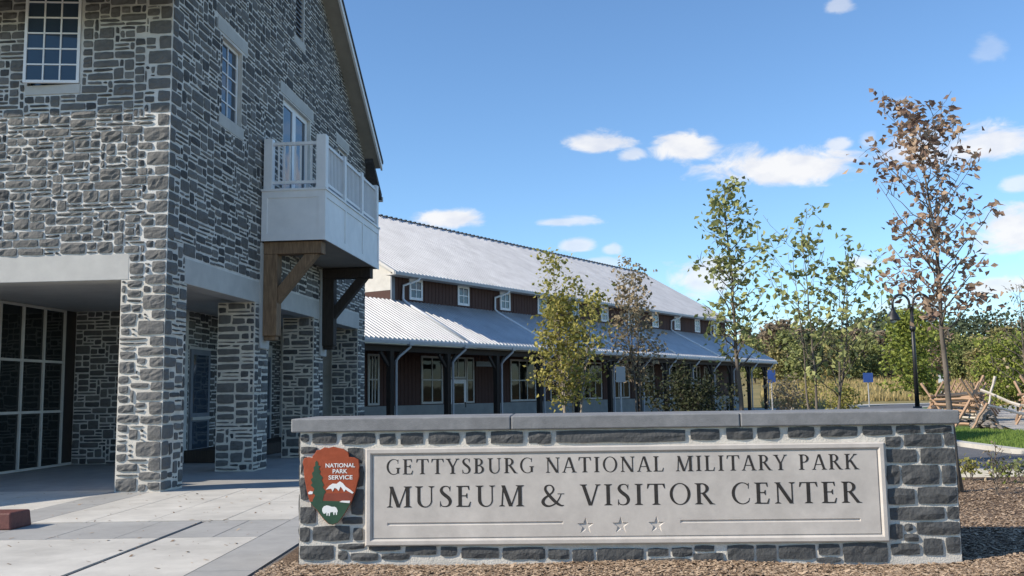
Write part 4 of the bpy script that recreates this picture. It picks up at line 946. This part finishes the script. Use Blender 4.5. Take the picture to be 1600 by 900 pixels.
# meadow straw and lawn blades, mulch chips
m = MB(); rn = random.Random(4)
for k in range(26000):
    Y = rn.uniform(80, 150); c = at(rn.uniform(1190, 1640), Y, terr(Y)-.05); h = rn.uniform(.35, 1.0); dx = rn.uniform(-.3,.3)
    w = rn.uniform(.05,.14); a = rn.uniform(0, 3.14); d = V((math.cos(a)*w, math.sin(a)*w, 0)); t = c+V((dx, rn.uniform(-.2,.2), h))
    i1 = inner[10]; 
    if 36 < Y and (c.x-(25+(Y-73)*.5)) > -1 and (c.x-(30+(Y-70)*.56)) < 1 and Y < 96: continue
    k0 = len(m.v); m.v += [tuple(c-d), tuple(c+d), tuple(t)]; m.f.append((k0, k0+1, k0+2))
tag(m.build('meadow_grass', M['straw'], kind='stuff'), 'tall straw coloured grass of the meadow', 'grass')
m = MB()
for k in range(14000):
    Y = rn.uniform(22, 34.5); x0 = 12.4+max(0, (Y-26))*.22; c = V((rn.uniform(x0, x0+5), Y, .08)); a = rn.uniform(0, 3.14); w = .012; d = V((math.cos(a)*w, math.sin(a)*w, 0))
    if c.x > 16.2+(34-Y)*.65: continue
    k0 = len(m.v); m.v += [tuple(c-d), tuple(c+d), tuple(c+V((rn.uniform(-.04,.04), rn.uniform(-.04,.04), rn.uniform(.05,.11))))]; m.f.append((k0, k0+1, k0+2))
tag(m.build('lawn_blades', M['blade'], kind='stuff'), 'short green blades of the lawn strip', 'grass')
m = MB()
def chip(c, L, rn):
    a = rn.uniform(0, 3.14); tl = rn.uniform(-.35,.35); d = V((math.cos(a), math.sin(a), tl)).normalized()*L/2; s = d.cross(Z).normalized()*L*rn.uniform(.12,.3); u = d.cross(s).normalized()*L*.07
    k = len(m.v); m.v += [tuple(c-d-s), tuple(c+d-s*.6), tuple(c+d*.9+s), tuple(c-d*.8+s*.8), tuple(c+u+Z*.006)]
    m.f += [(k,k+1,k+4), (k+1,k+2,k+4), (k+2,k+3,k+4), (k+3,k,k+4)]
for k in range(48000):
    if k < 20000: x = rn.uniform(-2.3, 4.6); y = rn.uniform(8.3, 9.12)-THS*x
    else: y = 8.3+8.0*rn.random()**1.5; x = rn.uniform(4.05, 4.6+y*.35)
    if 9.02 < y+THS*(x+2.05) < 10.05 and -2.06 < x < 4.13: continue
    chip(V((x, y, mulch_z(x, y)+rn.uniform(.0, .018))), rn.choice((.02,.03,.035,.045,.07)), rn)
tag(m.build('mulch_chips', M['chip'], kind='stuff'), 'brown wood chip mulch around the sign wall', 'mulch')
for k, (x, Y, mt) in enumerate([(1562, 15.6, 'leaf_lime'), (1508, 16.2, 'leaf_olive'), (1590, 15.3, 'leaf_green')]):
    lb = ['small bright yellow green weed at the road edge of the mulch', 'small olive weed at the road edge beside the sign wall end', 'small grey green weed at the road edge beyond the sapling'][k]
    b = at(x, Y, .03); tree('weed', lb, 'plant', b, .34, .006, lambda t: .16*(1-t*.4), 130, .07, mt, 60+k, 'bark', .05, 16, stems=3, spread=.1, clump=.04, up=1.3)

# ------------------------------------------------------------------ lamp, road signs, fence, stones
LY = 31; lb0 = at(1432, LY, .08); lt = zat(1427, 463, LY)
lamp = empty('street_lamp', lb0, 'black street lamp with two gooseneck arms and bell shades', 'street lamp')
MB().tube([lb0, lb0+Z*.9], [.16,.14], 12).build('base', M['darkmetal'], lamp, smooth=True)
MB().tube([lb0+Z*.9, lb0+Z*(lt-.55)], [.075,.05], 12).build('post', M['darkmetal'], lamp, smooth=True)
MB().tube([lb0+Z*(lt-1.25), lb0+Z*(lt-1.15), lb0+Z*(lt-1.05)], [.07,.11,.07], 12).build('collar', M['darkmetal'], lamp, smooth=True)
for sd in (-1, 1):
    top = lb0+Z*(lt-.62); pts = []
    for k in range(13):
        a = math.pi*(k/12); pts.append(top+V((sd*(.06+.28*(1-math.cos(a))), 0, .3+.3*math.sin(a))))
    arm = MB().tube([top-Z*.1]+pts+[pts[-1]-Z*.16], .042, 8).build('arm', M['darkmetal'], lamp, smooth=True)
    e = pts[-1]-Z*.16
    MB().tube([e+Z*.02, e-Z*.1, e-Z*.2, e-Z*.36, e-Z*.4], [.05,.08,.15,.22,.23], 14).build('lamp_shade', M['darkmetal'], lamp, smooth=True)
    MB().tube([e-Z*.36, e-Z*.42, e-Z*.48], [.12,.11,.04], 10).build('globe', M['signwhite'], arm, smooth=True)
def roadsign(x, Y, yc, w, h, mat, label, backmat='gutter'):
    b = at(x, Y); zc = zat(x, yc, Y); T = empty('road_sign', b, label, 'sign')
    MB().tube([b-Z*.1, b+Z*(zc+h*.45)], .03 if Y < 50 else .05, 8).build('pole', M['gutter'], T)
    MB().box(frame(b, (1,0,0), (0,1,0)), -w/2, w/2, -.07, -.055, zc-h/2, zc+h/2).build('plate', M[mat], T, bevel=.004)
roadsign(1357, 80, 590, .85, .8, 'blue', 'small blue square road sign on a pole at the meadow edge')
roadsign(1206, 60, 588, .5, .78, 'blue', 'blue upright sign on a pole at the far end of the porch')
roadsign(970, 30, 585, .3, .5, 'gutter', 'grey upright sign plate on a pole among the trees')
roadsign(1471, 58, 592, .35, .5, 'signwhite', 'small white sign plate on a pole by the fence')
# kerb block on the plaza
MB().hexa([V(p) for p in ((-8.2,12.0,0),(-6.32,11.95,0),(-6.28,12.4,0),(-8.2,12.45,0),(-8.2,12.02,.21),(-6.34,11.97,.21),(-6.3,12.38,.21),(-8.2,12.43,.21))]).build('kerb_block', M['redblock'], bevel=.02)
tag(bpy.data.objects['kerb_block'], 'low reddish brown stone block lying on the plaza', 'block')
# worm fence of split rails
def rail_mesh(m, p, q, rn, r=.055):
    p = V(p); q = V(q); n = 4; pts = [p.lerp(q, k/n)+V((rn.uniform(-.03,.03), rn.uniform(-.03,.03), rn.uniform(-.02,.02))) for k in range(n+1)]
    m.tube(pts, [r*rn.uniform(.75,1.15) for _ in pts], 5)
def worm(path, seed, label, nr=5):
    rn = random.Random(seed); F_ = empty('rail_fence', path[0], label, 'fence', 'split rail fences by the gravel yard')
    for k in range(len(path)-1):
        p, q = V(path[k]), V(path[k+1]); d = (q-p).normalized()
        for j in range(nr):
            z = .12+.24*j+(.1 if k % 2 else 0); m = MB(); rail_mesh(m, p-d*.25+Z*z, q+d*.25+Z*(z+rn.uniform(-.05,.05)), rn); m.build('rail', M['pale_rail' if rn.random() < .35 else 'rail'], F_)
        sd = V((-d.y, d.x, 0))
        for s in (-1, 1):
            m = MB(); rail_mesh(m, p+sd*.75*s+Z*(-.05), p-sd*.45*s+d*.1*s+Z*rn.uniform(1.7,2.0), rn, .06); m.build('stake', M['rail'], F_)
    return F_
def zig(p, d, n, step, amp):
    d = V(d).normalized(); s = V((-d.y, d.x, 0)); return [V(p)+d*step*k+s*amp*(1 if k % 2 else -1) for k in range(n+1)]
worm(zig((16.9,36.5,.05), (.47,.88,0), 14, 2.3, .75), 1, 'zigzag split rail fence of brown rails running back along the yard')
worm(zig((20.5,38.5,.05), (.80,.60,0), 12, 2.4, .75), 2, 'zigzag split rail fence of brown rails crossing the gravel yard')
A_ = empty('rail_trestle', V((17.3,33.8,.05)), 'leaning pale and brown poles crossed over a stone heap', 'trestle')
for p, q, mt, r in ((at(1514,33.6,.05), at(1541,33.6,1.0), 'rail', .055), (at(1558,33.7,.05), at(1533,33.8,1.05), 'rail', .055), (at(1533,33.9,.95), at(1600,35,.55), 'pale_rail', .06), (at(1532,37,1.45), at(1592,36,.85), 'pale_rail', .065), (at(1541,38,.7), at(1556,38,2.0), 'pale_rail', .06)):
    m = MB(); rail_mesh(m, p, q, random.Random(5), r); m.build('pole', M[mt], A_)
def rockgeo(m, c, r, rn):
    vs = []
    for i in range(5):
        th = math.pi*i/4
        for j in range(6):
            ph = 2*math.pi*j/6+i*.4; rr_ = r*rn.uniform(.75,1.2); vs.append(V(c)+V((math.sin(th)*math.cos(ph)*rr_, math.sin(th)*math.sin(ph)*rr_, math.cos(th)*rr_*.7)))
    m.add(vs, [(i*6+j, i*6+(j+1) % 6, (i+1)*6+(j+1) % 6, (i+1)*6+j) for i in range(4) for j in range(6)])
def heap(x, Y, rad, h, n, label, seed):
    rn = random.Random(seed); c = at(x, Y); T = empty('stone_heap', c, label, 'stone heap')
    for k in range(n):
        t = rn.random(); a = rn.uniform(0, 6.28); q = rad*(1-t)*math.sqrt(rn.uniform(.3,1)); m = MB(); rockgeo(m, c+V((math.cos(a)*q, math.sin(a)*q, h*t*.9+.05)), rn.uniform(.1,.17), rn); m.build('stone', M['rock'], T)
heap(1536, 33.9, .55, .85, 70, 'conical heap of grey field stones under crossed poles', 1)
heap(1500, 38, .9, .7, 60, 'low heap of field stones beside the rail fence end', 2)
for k, (x, Y, r) in enumerate([(1219, 66, .35), (1228, 66.5, .42), (1236, 66, .3)]):
    m = MB(); rockgeo(m, at(x, Y, r*.5), r, random.Random(k)); o = m.build('boulder', M['gravel' if k else 'rock']); tag(o, 'boulder in the row at the far end of the porch', 'boulder', 'boulders at the porch end')

m = MB(); rn = random.Random(9)
for k in range(420):
    x = rn.uniform(-9, -2.4); y = rn.uniform(6, 16.5); L = rn.choice((.015, .02, .025, .05, .07)); chip(V((x, y, .006)), L, rn)
tag(m.build('fallen_leaves', M['chip'], kind='stuff'), 'scattered dry leaf bits on the concrete plaza', 'leaves')
